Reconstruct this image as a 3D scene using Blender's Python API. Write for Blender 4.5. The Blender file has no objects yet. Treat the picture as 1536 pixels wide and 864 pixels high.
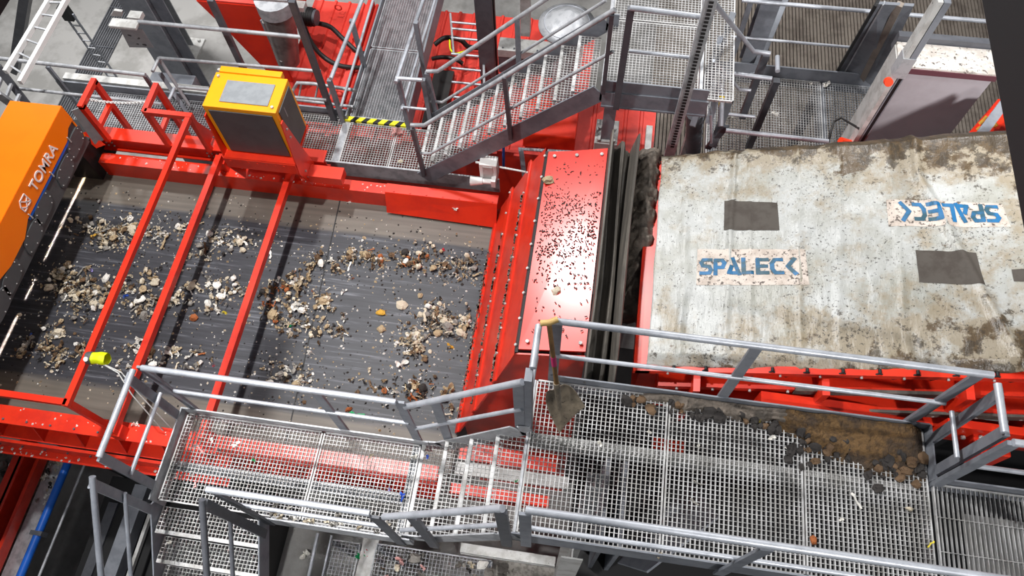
import bpy, bmesh, math, random
from mathutils import Vector, Matrix, noise
random.seed(7)
scene = bpy.context.scene
COL = scene.collection

# ------------------------------------------------------------------ materials
def rgb(r, g, b):
    f = lambda c: (c / 255 / 12.92) if c / 255 <= .04045 else ((c / 255 + .055) / 1.055) ** 2.4
    return (f(r), f(g), f(b), 1)

def mat(name, base, rough=.5, metal=0., second=None, nscale=6., amount=.5, lo=.45, hi=.6, specks=None,
        sscale=60., sth=.62, bump=0., bscale=30., coat=0., stretch=None, third=None, tscale=2., tlo=.5, thi=.6):
    """procedural material: base colour, large blotches of a second and third colour, small specks of dirt"""
    m = bpy.data.materials.new(name); m.use_nodes = True
    nt = m.node_tree; N = nt.nodes; L = nt.links
    b = N['Principled BSDF']
    b.inputs['Roughness'].default_value = rough
    b.inputs['Metallic'].default_value = metal
    b.inputs['Coat Weight'].default_value = coat
    b.inputs['Coat Roughness'].default_value = .25
    tc = N.new('ShaderNodeTexCoord')
    src = tc.outputs['Object']
    if stretch:
        mp = N.new('ShaderNodeMapping'); mp.inputs['Scale'].default_value = stretch
        L.new(src, mp.inputs['Vector']); ssrc = mp.outputs['Vector']
    else:
        ssrc = src
    colour = None
    def layer(prev, c2, scale, lo_, hi_, amt, vec):
        nz = N.new('ShaderNodeTexNoise'); nz.inputs['Scale'].default_value = scale
        nz.inputs['Detail'].default_value = 5; nz.inputs['Roughness'].default_value = .65
        L.new(vec, nz.inputs['Vector'])
        mr = N.new('ShaderNodeMapRange'); mr.inputs['From Min'].default_value = lo_; mr.inputs['From Max'].default_value = hi_
        mr.inputs['To Max'].default_value = amt; L.new(nz.outputs['Fac'], mr.inputs['Value'])
        mx = N.new('ShaderNodeMix'); mx.data_type = 'RGBA'
        L.new(mr.outputs['Result'], mx.inputs['Factor'])
        if isinstance(prev, tuple): mx.inputs[6].default_value = prev
        else: L.new(prev, mx.inputs[6])
        mx.inputs[7].default_value = c2
        return mx.outputs[2]
    cur = base
    if second: cur = layer(cur, second, nscale, lo, hi, amount, ssrc)
    if third: cur = layer(cur, third, tscale, tlo, thi, .9, src)
    if specks: cur = layer(cur, specks, sscale, sth, sth + .04, .9, src)
    if isinstance(cur, tuple): b.inputs['Base Color'].default_value = cur
    else: L.new(cur, b.inputs['Base Color'])
    if bump:
        nz = N.new('ShaderNodeTexNoise'); nz.inputs['Scale'].default_value = bscale; nz.inputs['Detail'].default_value = 4
        L.new(ssrc, nz.inputs['Vector'])
        bp = N.new('ShaderNodeBump'); bp.inputs['Strength'].default_value = bump; bp.inputs['Distance'].default_value = .02
        L.new(nz.outputs['Fac'], bp.inputs['Height']); L.new(bp.outputs['Normal'], b.inputs['Normal'])
    return m

M = {}
M['galv'] = mat('galvanised_steel', rgb(182, 184, 188), .45, .25, rgb(140, 143, 148), 9, .7)
M['rail'] = mat('galvanised_tube', rgb(190, 194, 202), .38, .3, rgb(160, 164, 172), 7, .6)
M['grate'] = mat('galvanised_grating', rgb(198, 198, 198), .45, .15, rgb(150, 148, 144), 4, .7)
M['steel'] = mat('grey_primed_steel', rgb(134, 138, 146), .5, .1, rgb(106, 110, 118), 5, .6)
M['darksteel'] = mat('dark_grey_steel', rgb(92, 94, 100), .5, .1, rgb(70, 72, 78), 5, .6)
M['blacksteel'] = mat('black_steel', rgb(26, 26, 28), .6, .1)
M['red'] = mat('red_paint', rgb(222, 50, 24), .36, 0, rgb(186, 30, 20), 5, .5, specks=rgb(70, 30, 24), sscale=70, sth=.7, coat=.1)
M['redclean'] = mat('red_paint_clean', rgb(224, 50, 22), .34, 0, rgb(196, 34, 20), 3, .5, coat=.1)
M['redhood'] = mat('red_paint_speckled', rgb(218, 50, 36), .24, 0, rgb(204, 42, 32), 4, .5, specks=rgb(58, 26, 22), sscale=30, sth=.66, coat=0)
M['redhood'].node_tree.nodes['Principled BSDF'].inputs['Specular IOR Level'].default_value = .6
M['redroof'] = mat('red_paint_dusty', rgb(220, 66, 54), .45, 0, rgb(194, 50, 42), 4, .5, coat=.05, specks=rgb(120, 40, 34), sscale=40, sth=.68)
M['orange'] = mat('orange_paint', rgb(255, 126, 0), .4, 0, rgb(250, 118, 0), 3, .4, specks=rgb(150, 70, 10), sscale=26, sth=.74)
M['yellow'] = mat('yellow_orange_paint', rgb(255, 170, 0), .4, 0, rgb(250, 160, 0), 3, .4)
M['panelgrey'] = mat('grey_sheet_panel', rgb(146, 150, 154), .5, .0, rgb(128, 132, 136), 8, .6)
M['charcoal'] = mat('charcoal_panel', rgb(84, 86, 88), .5, .1, rgb(74, 76, 78), 5, .6)
M['blue'] = mat('blue_paint', rgb(20, 92, 190), .4)
M['belt'] = None
M['tarp'] = None
M['rubber'] = mat('black_rubber', rgb(84, 80, 75), .55, 0, rgb(110, 104, 96), 4, .7, stretch=(3, .6, 3), bump=.2, bscale=20)
M['concrete'] = mat('concrete', rgb(150, 149, 147), .8, 0, rgb(122, 121, 118), 1.6, .8, third=rgb(104, 102, 98), tscale=.55, tlo=.55, thi=.75, specks=rgb(70, 68, 64), sscale=18, sth=.72, bump=.15)
M['browngrate'] = mat('rusty_grating', rgb(142, 132, 122), .7, 0, rgb(110, 100, 92), 3, .8)
M['white'] = mat('white_plastic', rgb(232, 232, 230), .45)
M['lightgrey'] = mat('light_grey_paint', rgb(196, 196, 194), .5, .1, rgb(160, 158, 154), 8, .7, specks=rgb(90, 84, 78), sscale=30, sth=.66)
M['dirtytop'] = mat('dusty_white_top', rgb(205, 200, 194), .7, 0, rgb(160, 150, 140), 9, .6, specks=rgb(70, 60, 54), sscale=24, sth=.58)
M['mauve'] = mat('mauve_grey_sheet', rgb(166, 160, 165), .5, .0, rgb(156, 150, 154), 3, .6, specks=rgb(80, 74, 76), sscale=14, sth=.75)
M['mud'] = mat('dark_mud', rgb(112, 102, 92), .7, 0, rgb(66, 60, 54), 9, .8, bump=.6, bscale=22)
M['brownsoil'] = mat('brown_granules', rgb(100, 76, 46), .95, 0, rgb(64, 48, 30), 22, .8, bump=.8, bscale=60, third=rgb(58, 48, 40), tscale=3)
M['hazyellow'] = mat('yellow_marking', rgb(240, 232, 30), .6)
M['hazblack'] = mat('black_marking', rgb(26, 26, 24), .7)
M['wood'] = mat('worn_wood', rgb(150, 112, 62), .6, 0, rgb(116, 84, 46), 10, .6, stretch=(6, 6, 1))
M['woodlight'] = mat('pale_wood', rgb(206, 174, 110), .6, 0, rgb(180, 146, 88), 12, .6)
M['shovel'] = mat('muddy_steel', rgb(136, 124, 106), .5, .1, rgb(104, 94, 80), 10, .8, specks=rgb(52, 46, 40), sscale=40, sth=.62)
M['pink'] = mat('pink_tape', rgb(230, 50, 120), .6)
M['lime'] = mat('lime_plastic', rgb(226, 240, 24), .45)
M['greentape'] = mat('green_plastic', rgb(24, 160, 96), .5)
M['bluefoil'] = mat('blue_plastic', rgb(52, 92, 190), .5)
M['orangecap'] = mat('orange_red_plastic', rgb(250, 66, 24), .5)
M['logoblue'] = mat('logo_blue', rgb(22, 104, 156), .5, 0, rgb(40, 76, 84), 6, .9)
M['logopatch'] = mat('pale_logo_patch', rgb(206, 194, 184), .6, 0, rgb(170, 156, 144), 9, .7, specks=rgb(70, 60, 54), sscale=34, sth=.56)
M['tarppatch'] = mat('dark_grey_patch', rgb(78, 72, 66), .75, 0, rgb(62, 54, 48), 7, .8)
M['yellowband'] = mat('yellow_band', rgb(240, 210, 20), .5)
M['cable'] = mat('black_cable', rgb(34, 32, 32), .5)
M['glass'] = mat('clear_guard', rgb(126, 118, 116), .25, .3, rgb(92, 84, 84), 6, .7)
M['white_letter'] = mat('white_lettering', rgb(246, 232, 226), .5)
# waste colours
WASTE = {
    'beige': mat('beige_waste', rgb(214, 204, 184), .85, 0, rgb(150, 134, 108), 26, .8),
    'tan': mat('tan_waste', rgb(180, 160, 128), .85, 0, rgb(112, 92, 68), 26, .8),
    'brown': mat('brown_waste', rgb(110, 86, 62), .9, 0, rgb(64, 50, 38), 26, .8),
    'white': mat('white_waste', rgb(228, 226, 220), .7, 0, rgb(196, 190, 180), 26, .6),
    'grey': mat('grey_waste', rgb(140, 136, 130), .8, 0, rgb(90, 86, 80), 26, .7),
    'dark': mat('dark_waste', rgb(52, 48, 46), .9, 0, rgb(30, 28, 28), 26, .7),
    'ochre': mat('ochre_waste', rgb(204, 158, 54), .8, 0, rgb(160, 110, 40), 26, .6),
    'rust': mat('rust_waste', rgb(168, 96, 50), .85, 0, rgb(110, 62, 36), 26, .7),
    'pink': mat('pink_waste', rgb(222, 178, 174), .8, 0, rgb(196, 150, 146), 26, .6),
    'red': mat('red_waste', rgb(196, 44, 60), .6),
    'green': M['greentape'], 'blue': M['bluefoil'], 'lime': M['lime'],
    'violet': mat('violet_waste', rgb(150, 140, 196), .6),
    'yellow': mat('yellow_waste', rgb(232, 214, 70), .6),
}

def belt_material():
    m = bpy.data.materials.new('dark_belt_rubber'); m.use_nodes = True
    nt = m.node_tree; N = nt.nodes; L = nt.links; b = N['Principled BSDF']
    b.inputs['Roughness'].default_value = .5
    tc = N.new('ShaderNodeTexCoord')
    sp = N.new('ShaderNodeSeparateXYZ'); L.new(tc.outputs['Object'], sp.inputs[0])
    mp = N.new('ShaderNodeMapping'); mp.inputs['Scale'].default_value = (.5, 11, 1); L.new(tc.outputs['Object'], mp.inputs['Vector'])
    nz = N.new('ShaderNodeTexNoise'); nz.inputs['Scale'].default_value = 2.2; nz.inputs['Detail'].default_value = 7; nz.inputs['Roughness'].default_value = .7
    L.new(mp.outputs['Vector'], nz.inputs['Vector'])
    cr = N.new('ShaderNodeValToRGB'); L.new(nz.outputs['Fac'], cr.inputs['Fac'])
    e = cr.color_ramp.elements
    e[0].position = .3; e[0].color = rgb(31, 32, 38); e[1].position = .80; e[1].color = rgb(132, 135, 143)
    x = e.new(.55); x.color = rgb(50, 51, 58)
    # trampled brown dust along both long edges (wear of the belt, fixed to it)
    n2 = N.new('ShaderNodeTexNoise'); n2.inputs['Scale'].default_value = 1.2; n2.inputs['Detail'].default_value = 4; L.new(mp.outputs['Vector'], n2.inputs['Vector'])
    ab = N.new('ShaderNodeMath'); ab.operation = 'SUBTRACT'; L.new(sp.outputs['Y'], ab.inputs[0]); ab.inputs[1].default_value = -.02
    a2 = N.new('ShaderNodeMath'); a2.operation = 'ABSOLUTE'; L.new(ab.outputs[0], a2.inputs[0])
    a3 = N.new('ShaderNodeMath'); a3.operation = 'MULTIPLY_ADD'; L.new(n2.outputs['Fac'], a3.inputs[0]); a3.inputs[1].default_value = .12; L.new(a2.outputs[0], a3.inputs[2])
    mr = N.new('ShaderNodeMapRange'); mr.inputs['From Min'].default_value = 1.13; mr.inputs['From Max'].default_value = 1.19; L.new(a3.outputs[0], mr.inputs['Value'])
    n3 = N.new('ShaderNodeTexNoise'); n3.inputs['Scale'].default_value = 2.; n3.inputs['Detail'].default_value = 6; L.new(mp.outputs['Vector'], n3.inputs['Vector'])
    c3 = N.new('ShaderNodeValToRGB'); L.new(n3.outputs['Fac'], c3.inputs['Fac'])
    c3.color_ramp.elements[0].color = rgb(72, 66, 60); c3.color_ramp.elements[1].color = rgb(120, 112, 102)
    mx = N.new('ShaderNodeMix'); mx.data_type = 'RGBA'; L.new(mr.outputs[0], mx.inputs['Factor']); L.new(cr.outputs[0], mx.inputs[6]); L.new(c3.outputs[0], mx.inputs[7])
    L.new(mx.outputs[2], b.inputs['Base Color'])
    return m
M['belt'] = belt_material()

def tarp_material():
    m = bpy.data.materials.new('dirty_pale_tarpaulin'); m.use_nodes = True
    nt = m.node_tree; N = nt.nodes; L = nt.links; b = N['Principled BSDF']
    b.inputs['Roughness'].default_value = .34
    tc = N.new('ShaderNodeTexCoord'); ob = tc.outputs['Object']
    sp = N.new('ShaderNodeSeparateXYZ'); L.new(ob, sp.inputs[0])
    def nz(scale, detail=5, rough=.6, vec=ob):
        n = N.new('ShaderNodeTexNoise'); n.inputs['Scale'].default_value = scale; n.inputs['Detail'].default_value = detail
        n.inputs['Roughness'].default_value = rough; L.new(vec, n.inputs['Vector']); return n.outputs['Fac']
    def rng(v, a, c, to=1.):
        r = N.new('ShaderNodeMapRange'); L.new(v, r.inputs['Value']); r.inputs['From Min'].default_value = a; r.inputs['From Max'].default_value = c; r.inputs['To Max'].default_value = to; return r.outputs[0]
    def mth(op, a, c):
        n = N.new('ShaderNodeMath'); n.operation = op
        for i, v in enumerate((a, c)):
            if isinstance(v, (int, float)): n.inputs[i].default_value = v
            else: L.new(v, n.inputs[i])
        return n.outputs[0]
    def mix(f, a, c):
        n = N.new('ShaderNodeMix'); n.data_type = 'RGBA'; L.new(f, n.inputs['Factor'])
        for i, v in ((6, a), (7, c)):
            if isinstance(v, tuple): n.inputs[i].default_value = v
            else: L.new(v, n.inputs[i])
        return n.outputs[2]
    c = mix(rng(nz(2.4), .42, .62), rgb(180, 182, 180), rgb(158, 158, 150))
    # tan staining, more of it towards the right-hand end and the two long hems where material spills
    right = rng(sp.outputs['X'], -.9, 1.5, .17)
    farhem = rng(sp.outputs['Y'], .45, 1.1, .30)
    nearhem = rng(sp.outputs['Y'], -.35, -1.1, .17)
    bias = mth('ADD', mth('ADD', right, farhem), nearhem)
    st = mth('ADD', nz(3.1, 8, .7), bias)
    c = mix(rng(st, .56, .70, .8), c, rgb(146, 132, 108))
    st2 = mth('ADD', nz(4.6, 7, .68), mth('MULTIPLY', bias, 1.25))
    c = mix(rng(st2, .775, .83, .95), c, rgb(88, 72, 52))
    c = mix(rng(mth('ADD', nz(9, 8, .75), mth('MULTIPLY', bias, .6)), .665, .70, .8), c, rgb(66, 58, 48))
    c = mix(rng(mth('ADD', nz(46, 4, .7), mth('MULTIPLY', nz(1.7, 2), .22)), .715, .75, .85), c, rgb(60, 56, 52))
    L.new(c, b.inputs['Base Color'])
    bp = N.new('ShaderNodeBump'); bp.inputs['Strength'].default_value = .55; bp.inputs['Distance'].default_value = .03
    mpw = N.new('ShaderNodeMapping'); mpw.inputs['Scale'].default_value = (9, 2.4, 4); L.new(ob, mpw.inputs['Vector'])
    L.new(mth('ADD', nz(1, 6, .6, mpw.outputs['Vector']), mth('MULTIPLY', nz(16, 4), .35)), bp.inputs['Height']); L.new(bp.outputs[0], b.inputs['Normal'])
    return m
M['tarp'] = tarp_material()

# ------------------------------------------------------------------ mesh building
class MB:
    def __init__(s): s.v = []; s.f = []; s.sm = []; s.marks = []; s.depth = 0
    def mark(s): s.marks.append((len(s.v), len(s.f)))
    def add(s, vs, fs, smooth=False):
        o = len(s.v); s.v += [tuple(v) for v in vs]; s.f += [tuple(i + o for i in f) for f in fs]; s.sm += [smooth] * len(fs); return s
    def box(s, a, b):
        s.mark(); x0, x1 = sorted((a[0], b[0])); y0, y1 = sorted((a[1], b[1])); z0, z1 = sorted((a[2], b[2]))
        return s.add([(x0,y0,z0),(x1,y0,z0),(x1,y1,z0),(x0,y1,z0),(x0,y0,z1),(x1,y0,z1),(x1,y1,z1),(x0,y1,z1)],
                     [(0,3,2,1),(4,5,6,7),(0,1,5,4),(1,2,6,5),(2,3,7,6),(3,0,4,7)])
    def bar(s, a, b, w, h, up=(0, 0, 1)):
        s.mark(); a = Vector(a); b = Vector(b); d = (b - a).normalized(); up = Vector(up)
        if abs(d.dot(up)) > .98: up = Vector((0, 1, 0))
        r = d.cross(up).normalized(); u = r.cross(d).normalized()
        vs = [p + r * (i * w / 2) + u * (j * h / 2) for p in (a, b) for i, j in ((-1,-1),(1,-1),(1,1),(-1,1))]
        return s.add(vs, [(0,1,2,3),(7,6,5,4),(0,4,5,1),(1,5,6,2),(2,6,7,3),(3,7,4,0)])
    def tube(s, pts, r, n=12, cap=True, r2=None):
        s.mark(); pts = [Vector(p) for p in pts]; k = len(pts); rings = []
        ref = None
        for i, p in enumerate(pts):
            d = ((pts[min(i + 1, k - 1)] - p).normalized() + (p - pts[max(i - 1, 0)]).normalized()).normalized() if 0 < i < k - 1 else (pts[1] - pts[0] if i == 0 else pts[-1] - pts[-2]).normalized()
            if ref is None: ref = d.orthogonal().normalized()
            ref = (ref - d * ref.dot(d)).normalized(); q = d.cross(ref)
            rr = r if r2 is None else r + (r2 - r) * i / (k - 1)
            rings.append([p + (ref * math.cos(2*math.pi*j/n) + q * math.sin(2*math.pi*j/n)) * rr for j in range(n)])
        vs = [v for R in rings for v in R]; fs = []
        for i in range(k - 1):
            for j in range(n):
                fs.append((i*n + j, i*n + (j+1) % n, (i+1)*n + (j+1) % n, (i+1)*n + j))
        s.add(vs, fs, True)
        if cap:
            s.add(rings[0], [tuple(range(n))[::-1]]); s.add(rings[-1], [tuple(range(n))])
        return s
    def plate(s, pts, th):
        s.mark(); pts = [Vector(p) for p in pts]; c = sum(pts, Vector()) / len(pts); nrm = Vector()
        for i in range(len(pts)): nrm += (pts[i] - c).cross(pts[(i+1) % len(pts)] - c)
        nrm.normalize(); k = len(pts)
        vs = [p + nrm * th / 2 for p in pts] + [p - nrm * th / 2 for p in pts]
        return s.add(vs, [tuple(range(k)), tuple(range(2*k-1, k-1, -1))] + [(i, k+i, k+(i+1) % k, (i+1) % k) for i in range(k)])
    def prism(s, prof, axis, a, b):
        """prof: list of 2-D points in the plane normal to axis; swept from a to b"""
        k = len(prof); f = {'x': lambda p, t: (t, p[0], p[1]), 'y': lambda p, t: (p[0], t, p[1]), 'z': lambda p, t: (p[0], p[1], t)}[axis]
        return s.add([f(p, a) for p in prof] + [f(p, b) for p in prof],
                     [tuple(range(k))[::-1], tuple(range(k, 2*k))] + [(i, (i+1) % k, k+(i+1) % k, k+i) for i in range(k)])
    def bolt(s, p, r=.012, h=.012, ax=(0, 0, 1)):
        p = Vector(p); return s.tube([p, p + Vector(ax) * h], r, 6)
    def grid(s, nx, ny, fn, th=0, smooth=True):
        vs = [fn(i / nx, j / ny) for j in range(ny + 1) for i in range(nx + 1)]
        idx = lambda i, j: j * (nx + 1) + i
        fs = [(idx(i, j), idx(i+1, j), idx(i+1, j+1), idx(i, j+1)) for j in range(ny) for i in range(nx)]
        if th:
            o = len(vs); vs += [(v[0], v[1], v[2] - th) for v in vs]
            fs2 = [tuple(i + o for i in f[::-1]) for f in fs]
            e = []
            for i in range(nx): e += [(idx(i+1,0), idx(i,0), idx(i,0)+o, idx(i+1,0)+o), (idx(i,ny), idx(i+1,ny), idx(i+1,ny)+o, idx(i,ny)+o)]
            for j in range(ny): e += [(idx(0,j), idx(0,j+1), idx(0,j+1)+o, idx(0,j)+o), (idx(nx,j+1), idx(nx,j), idx(nx,j)+o, idx(nx,j+1)+o)]
            fs = fs + fs2 + e
        return s.add(vs, fs, smooth)
    def build(s, name, m, parent=None, origin=None, bevel=0):
        one_ = {'bolts': 'bolt', 'skirt_bolts': 'bolt', 'near_beam_bolts': 'bolt', 'lifting_bolts': 'lifting_bolt', 'bracket_bolts': 'bolt', 'cover_bolts': 'cover_bolt', 'flange_bolts': 'bolt', 'latches': 'latch', 'tie_wires': 'tie_wire', 'cooling_fins': 'cooling_fin', 'ribs': 'rib', 'bearers': 'bearer', 'bar_feet': 'bar_foot', 'cross_beams': 'cross_beam', 'uprights': 'upright', 'rubbles': 'rubble'}.get(name)
        if one_:
            ms = s.marks + [(len(s.v), len(s.f))]; last = None
            for (v0, f0), (v1, f1) in zip(ms, ms[1:]):
                q = MB(); q.v = s.v[v0:v1]; q.f = [tuple(i - v0 for i in f) for f in s.f[f0:f1]]; q.sm = s.sm[f0:f1]; last = q.build(one_, m, parent, origin, bevel)
            return last
        root = parent
        while root is not None and root.parent is not None: root = root.parent
        if root is not None: org = Vector(root.location)
        elif origin is not None: org = Vector(origin)
        else:
            xs = [v[0] for v in s.v]; ys = [v[1] for v in s.v]; zs = [v[2] for v in s.v]
            org = Vector(((min(xs)+max(xs))/2, (min(ys)+max(ys))/2, min(zs)))
        me = bpy.data.meshes.new(name)
        me.from_pydata([(v[0]-org.x, v[1]-org.y, v[2]-org.z) for v in s.v], [], s.f)
        me.polygons.foreach_set('use_smooth', s.sm)
        me.update()
        me.materials.append(m)
        o = bpy.data.objects.new(name, me); COL.objects.link(o)
        if parent is not None: o.parent = parent
        else: o.location = org
        if bevel:
            bv = o.modifiers.new('edge', 'BEVEL'); bv.width = bevel; bv.segments = 2; bv.limit_method = 'ANGLE'
        return o

def tag(o, label, cat, group=None, kind=None):
    o['label'] = label; o['category'] = cat
    if group: o['group'] = group
    if kind: o['kind'] = kind
    return o
def thing(name, label, cat, loc, group=None):
    o = bpy.data.objects.new(name, None); o.empty_display_size = .1; COL.objects.link(o); o.location = loc
    return tag(o, label, cat, group)
def solo(mb, name, m, label, cat, group=None, kind=None, bevel=0):
    return tag(mb.build(name, m, bevel=bevel), label, cat, group, kind)

# ------------------------------------------------------------------ repeated constructions
def grating(label, x0, x1, y0, y1, z, pitch=.033, m=None, group=None, cross=.033, h=.026, legs=False, bw=.0045, cw=.004, ch=.012):
    m = m or M['grate']
    t = thing('grating_panel', label, 'grating', ((x0+x1)/2, (y0+y1)/2, z - h), group)
    g = MB()
    nx = max(1, round((x1-x0)/pitch)); ny = max(1, round((y1-y0)/cross))
    for i in range(1, nx):
        x = x0 + (x1-x0)*i/nx; g.box((x-bw/2, y0, z-h), (x+bw/2, y1, z-.002))
    for j in range(1, ny):
        y = y0 + (y1-y0)*j/ny; g.box((x0, y-cw/2, z-ch), (x1, y+cw/2, z-.001))
    g.build('mesh', m, t)
    b = MB(); w = .012
    b.box((x0, y0, z-h), (x1, y0+w, z)); b.box((x0, y1-w, z-h), (x1, y1, z)); b.box((x0, y0, z-h), (x0+w, y1, z)); b.box((x1-w, y0, z-h), (x1, y1, z))
    b.build('border', m, t)
    if legs:
        for x in (x0+.03, x1-.03):
            for y in (y0+.03, y1-.03): MB().box((x-.025, y-.025, 0), (x+.025, y+.025, z-h)).build('leg', M['steel'], t)
    return t

def railing(label, tops, knees=(), posts=(), m=None, pm=None, r=.024, kr=.017, pw=.06, pd=.035, name='handrail', group=None, up=(0, 1, 0)):
    m = m or M['rail']; pm = pm or M['steel']
    o = posts[0][0] if posts else tops[0][0]
    t = thing(name, label, 'railing', o, group)
    for p in tops: MB().tube(p, r).build('top_rail', m, t)
    for p in knees: MB().tube(p, kr).build('knee_rail', m, t)
    for a, b in posts:
        MB().bar(a, b, pw, pd, up).build('post', pm, t)
    return t

def stair(label, treads, stringers, mt=None, nose='x-', th=.012, sh=.2, sm=None, name='stair_flight'):
    """treads: (x0,x1,y0,y1,z); stringers: list of point lists"""
    x0, x1, y0, y1, z = treads[0]
    t = thing(name, label, 'stairs', ((x0+x1)/2, (y0+y1)/2, min(a[4] for a in treads) - .2))
    for (x0, x1, y0, y1, z) in treads:
        g = MB(); nx = round((x1-x0)/.033); ny = round((y1-y0)/.033)
        for i in range(nx+1):
            x = x0 + (x1-x0)*i/nx; g.box((x-.0022, y0, z-.026), (x+.0022, y1, z))
        for j in range(ny+1):
            y = y0 + (y1-y0)*j/ny; g.box((x0, y-.0022, z-.012), (x1, y+.0022, z-.001))
        tr = g.build('tread', M['grate'], t)
        n = MB()
        if nose == 'x-': n.box((x0-.03, y0, z-.035), (x0, y1, z+.003)); k = int((y1-y0)/.045); [n.box((x0-.026, y0+.045*q+.01, z+.003), (x0-.005, y0+.045*q+.03, z+.006)) for q in range(k)]
        elif nose == 'x+': n.box((x1, y0, z-.035), (x1+.03, y1, z+.003))
        else:
            n.box((x0, y0-.03, z-.035), (x1, y0, z+.003)); k = int((x1-x0)/.045); [n.box((x0+.045*q+.01, y0-.026, z+.003), (x0+.045*q+.03, y0-.005, z+.006)) for q in range(k)]
        n.build('nosing', M['grate'], tr)
    for pts in stringers:
        s = MB()
        for a, b in zip(pts, pts[1:]): s.bar(a, b, th, sh)
        s.build('stringer', sm or M['steel'], t)
    return t

def text_mesh(body, size, extrude=.002, spacing=1.0, bold=0.):
    cu = bpy.data.curves.new('lettering_curve', 'FONT'); cu.body = body; cu.size = size; cu.extrude = extrude
    cu.space_character = spacing; cu.offset = bold; cu.align_x = 'LEFT'
    o = bpy.data.objects.new('lettering_curve', cu); COL.objects.link(o)
    bpy.context.view_layer.update()
    me = bpy.data.meshes.new_from_object(o.evaluated_get(bpy.context.evaluated_depsgraph_get()))
    vs = [tuple(v.co) for v in me.vertices]; fs = [tuple(p.vertices) for p in me.polygons]
    bpy.data.objects.remove(o); bpy.data.curves.remove(cu); bpy.data.meshes.remove(me)
    return vs, fs
# ================================================================== SETTING
fl = MB().box((-16, -4, -.1), (9, 16, 0)); o = fl.build('floor', M['concrete']); o['kind'] = 'structure'
# hall walls beyond the frame that close the room behind the machines
o = MB().box((-16, 15.8, 0), (9, 16, 9)).build('wall_back', M['concrete']); o['kind'] = 'structure'

def floor_grate(label, x0, x1, y0, y1, z=.004, p=.05, m=None):
    g = MB(); n = round((x1-x0)/p)
    for i in range(n+1):
        x = x0 + (x1-x0)*i/n; g.box((x-.008, y0, z), (x+.008, y1, z+.03))
    for j in range(round((y1-y0)/1.0)+1):
        y = y0 + j*1.0; g.box((x0, y-.01, z), (x1, y+.01, z+.032))
    return solo(g, 'drain_grating', m or M['darksteel'], label, 'grating')
# ------------------------------------------------------------------ drain in the far floor
floor_grate('long dark drain grating set in the concrete floor at upper left', -9.60, -9.12, 7.2, 12.2)

# ================================================================== SORTING BELT
T = thing('belt_conveyor', 'wide dark belt conveyor in a red steel frame, strewn with waste', 'conveyor', (-4.0, 3.11, 2.6))
belt = MB().box((-7.6, 1.60, 2.95), (-1.02, 4.62, 3.0)).build('belt', M['belt'], T)
sm = MB()
for y0, y1 in ((1.62, 3.1), (3.1, 4.6)):
    sm.bar((-2.72 - .06*(y0-1.6), y0, 3.002), (-2.72 - .06*(y1-1.6), y1, 3.002), .012, .006)
sm.build('belt_splice', M['blacksteel'], belt)
b = MB(); b.box((-5.80, 4.60, 2.95), (-1.05, 4.63, 3.24)); b.box((-5.80, 4.60, 3.24), (-1.05, 4.74, 3.26)); b.build('inner_side_beam', M['redclean'], T)
b = MB(); b.box((-5.95, 4.86, 3.22), (-3.05, 4.88, 3.42)); b.box((-5.95, 4.82, 3.42), (-3.05, 4.99, 3.44)); b.box((-5.95, 4.82, 3.2), (-3.05, 4.95, 3.22))
b.build('outer_side_beam', M['redclean'], T)
b = MB()
for x in (-5.9, -5.83, -5.76, -5.69): 
    for z in (3.27, 3.33): b.bolt((x, 4.855, z), .012, .014, (0, -1, 0))
for x in (-4.5, -4.44, -4.38):
    for z in (3.27, 3.33): b.bolt((x, 4.855, z), .012, .014, (0, -1, 0))
b.build('bolts', M['lightgrey'], T)
# skirt plate by the chute
b = MB(); b.plate([(-2.30, 4.50, 3.03), (-1.0, 4.46, 3.03), (-1.0, 4.60, 3.30), (-2.30, 4.60, 3.30)], .012); b.box((-2.30, 4.6, 3.29), (-1.0, 4.72, 3.305))
b.build('skirt_plate', M['redclean'], T)
b = MB()
for i in range(7): b.bolt((-2.2+.19*i, 4.62, 3.30), .012, .012)
b.build('skirt_bolts', M['redclean'], T)
# near side beam with gussets
b = MB(); b.box((-7.4, 1.42, 3.26), (-1.1, 1.60, 3.285)); b.box((-7.4, 1.50, 3.0), (-1.1, 1.52, 3.26)); b.box((-7.4, 1.34, 2.98), (-1.1, 1.58, 3.0))
for i in range(13):
    x = -7.0 + .45*i; b.plate([(x, 1.50, 3.26), (x, 1.43, 3.26), (x, 1.35, 3.0), (x, 1.50, 3.0)], .012)
b.build('near_side_beam', M['red'], T)
b = MB(); b.box((-7.4, 1.30, 2.72), (-3.3, 1.33, 2.96)); b.box((-7.4, 1.22, 2.70), (-3.3, 1.36, 2.72)); b.build('lower_near_beam', M['red'], T)
b = MB()
for i in range(16): b.bolt((-7.0+.25*i, 1.46, 3.285), .011, .012); b.bolt((-7.0+.25*i, 1.30, 2.85), .012, .014, (0, -1, 0))
b.build('near_beam_bolts', M['darksteel'], T)
# cross bars 2 and 3 lying over the belt
for x, y0, y1 in ((-4.25, 1.44, 4.72), (-3.37, 1.5, 4.92)):
    c = MB(); c.box((x-.034, y0, 3.49), (x+.034, y1, 3.505)); c.box((x+.022, y0, 3.42), (x+.034, y1, 3.49)); c.box((x-.034, y0, 3.42), (x-.022, y1, 3.49)); c.build('cross_bar', M['red'], T)
    f = MB(); f.box((x-.05, y0-.02, 3.285), (x+.05, y0+.1, 3.42)); f.box((x-.05, 4.66, 3.26), (x+.05, 4.80, 3.42)); f.build('bar_feet', M['red'], T)
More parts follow.
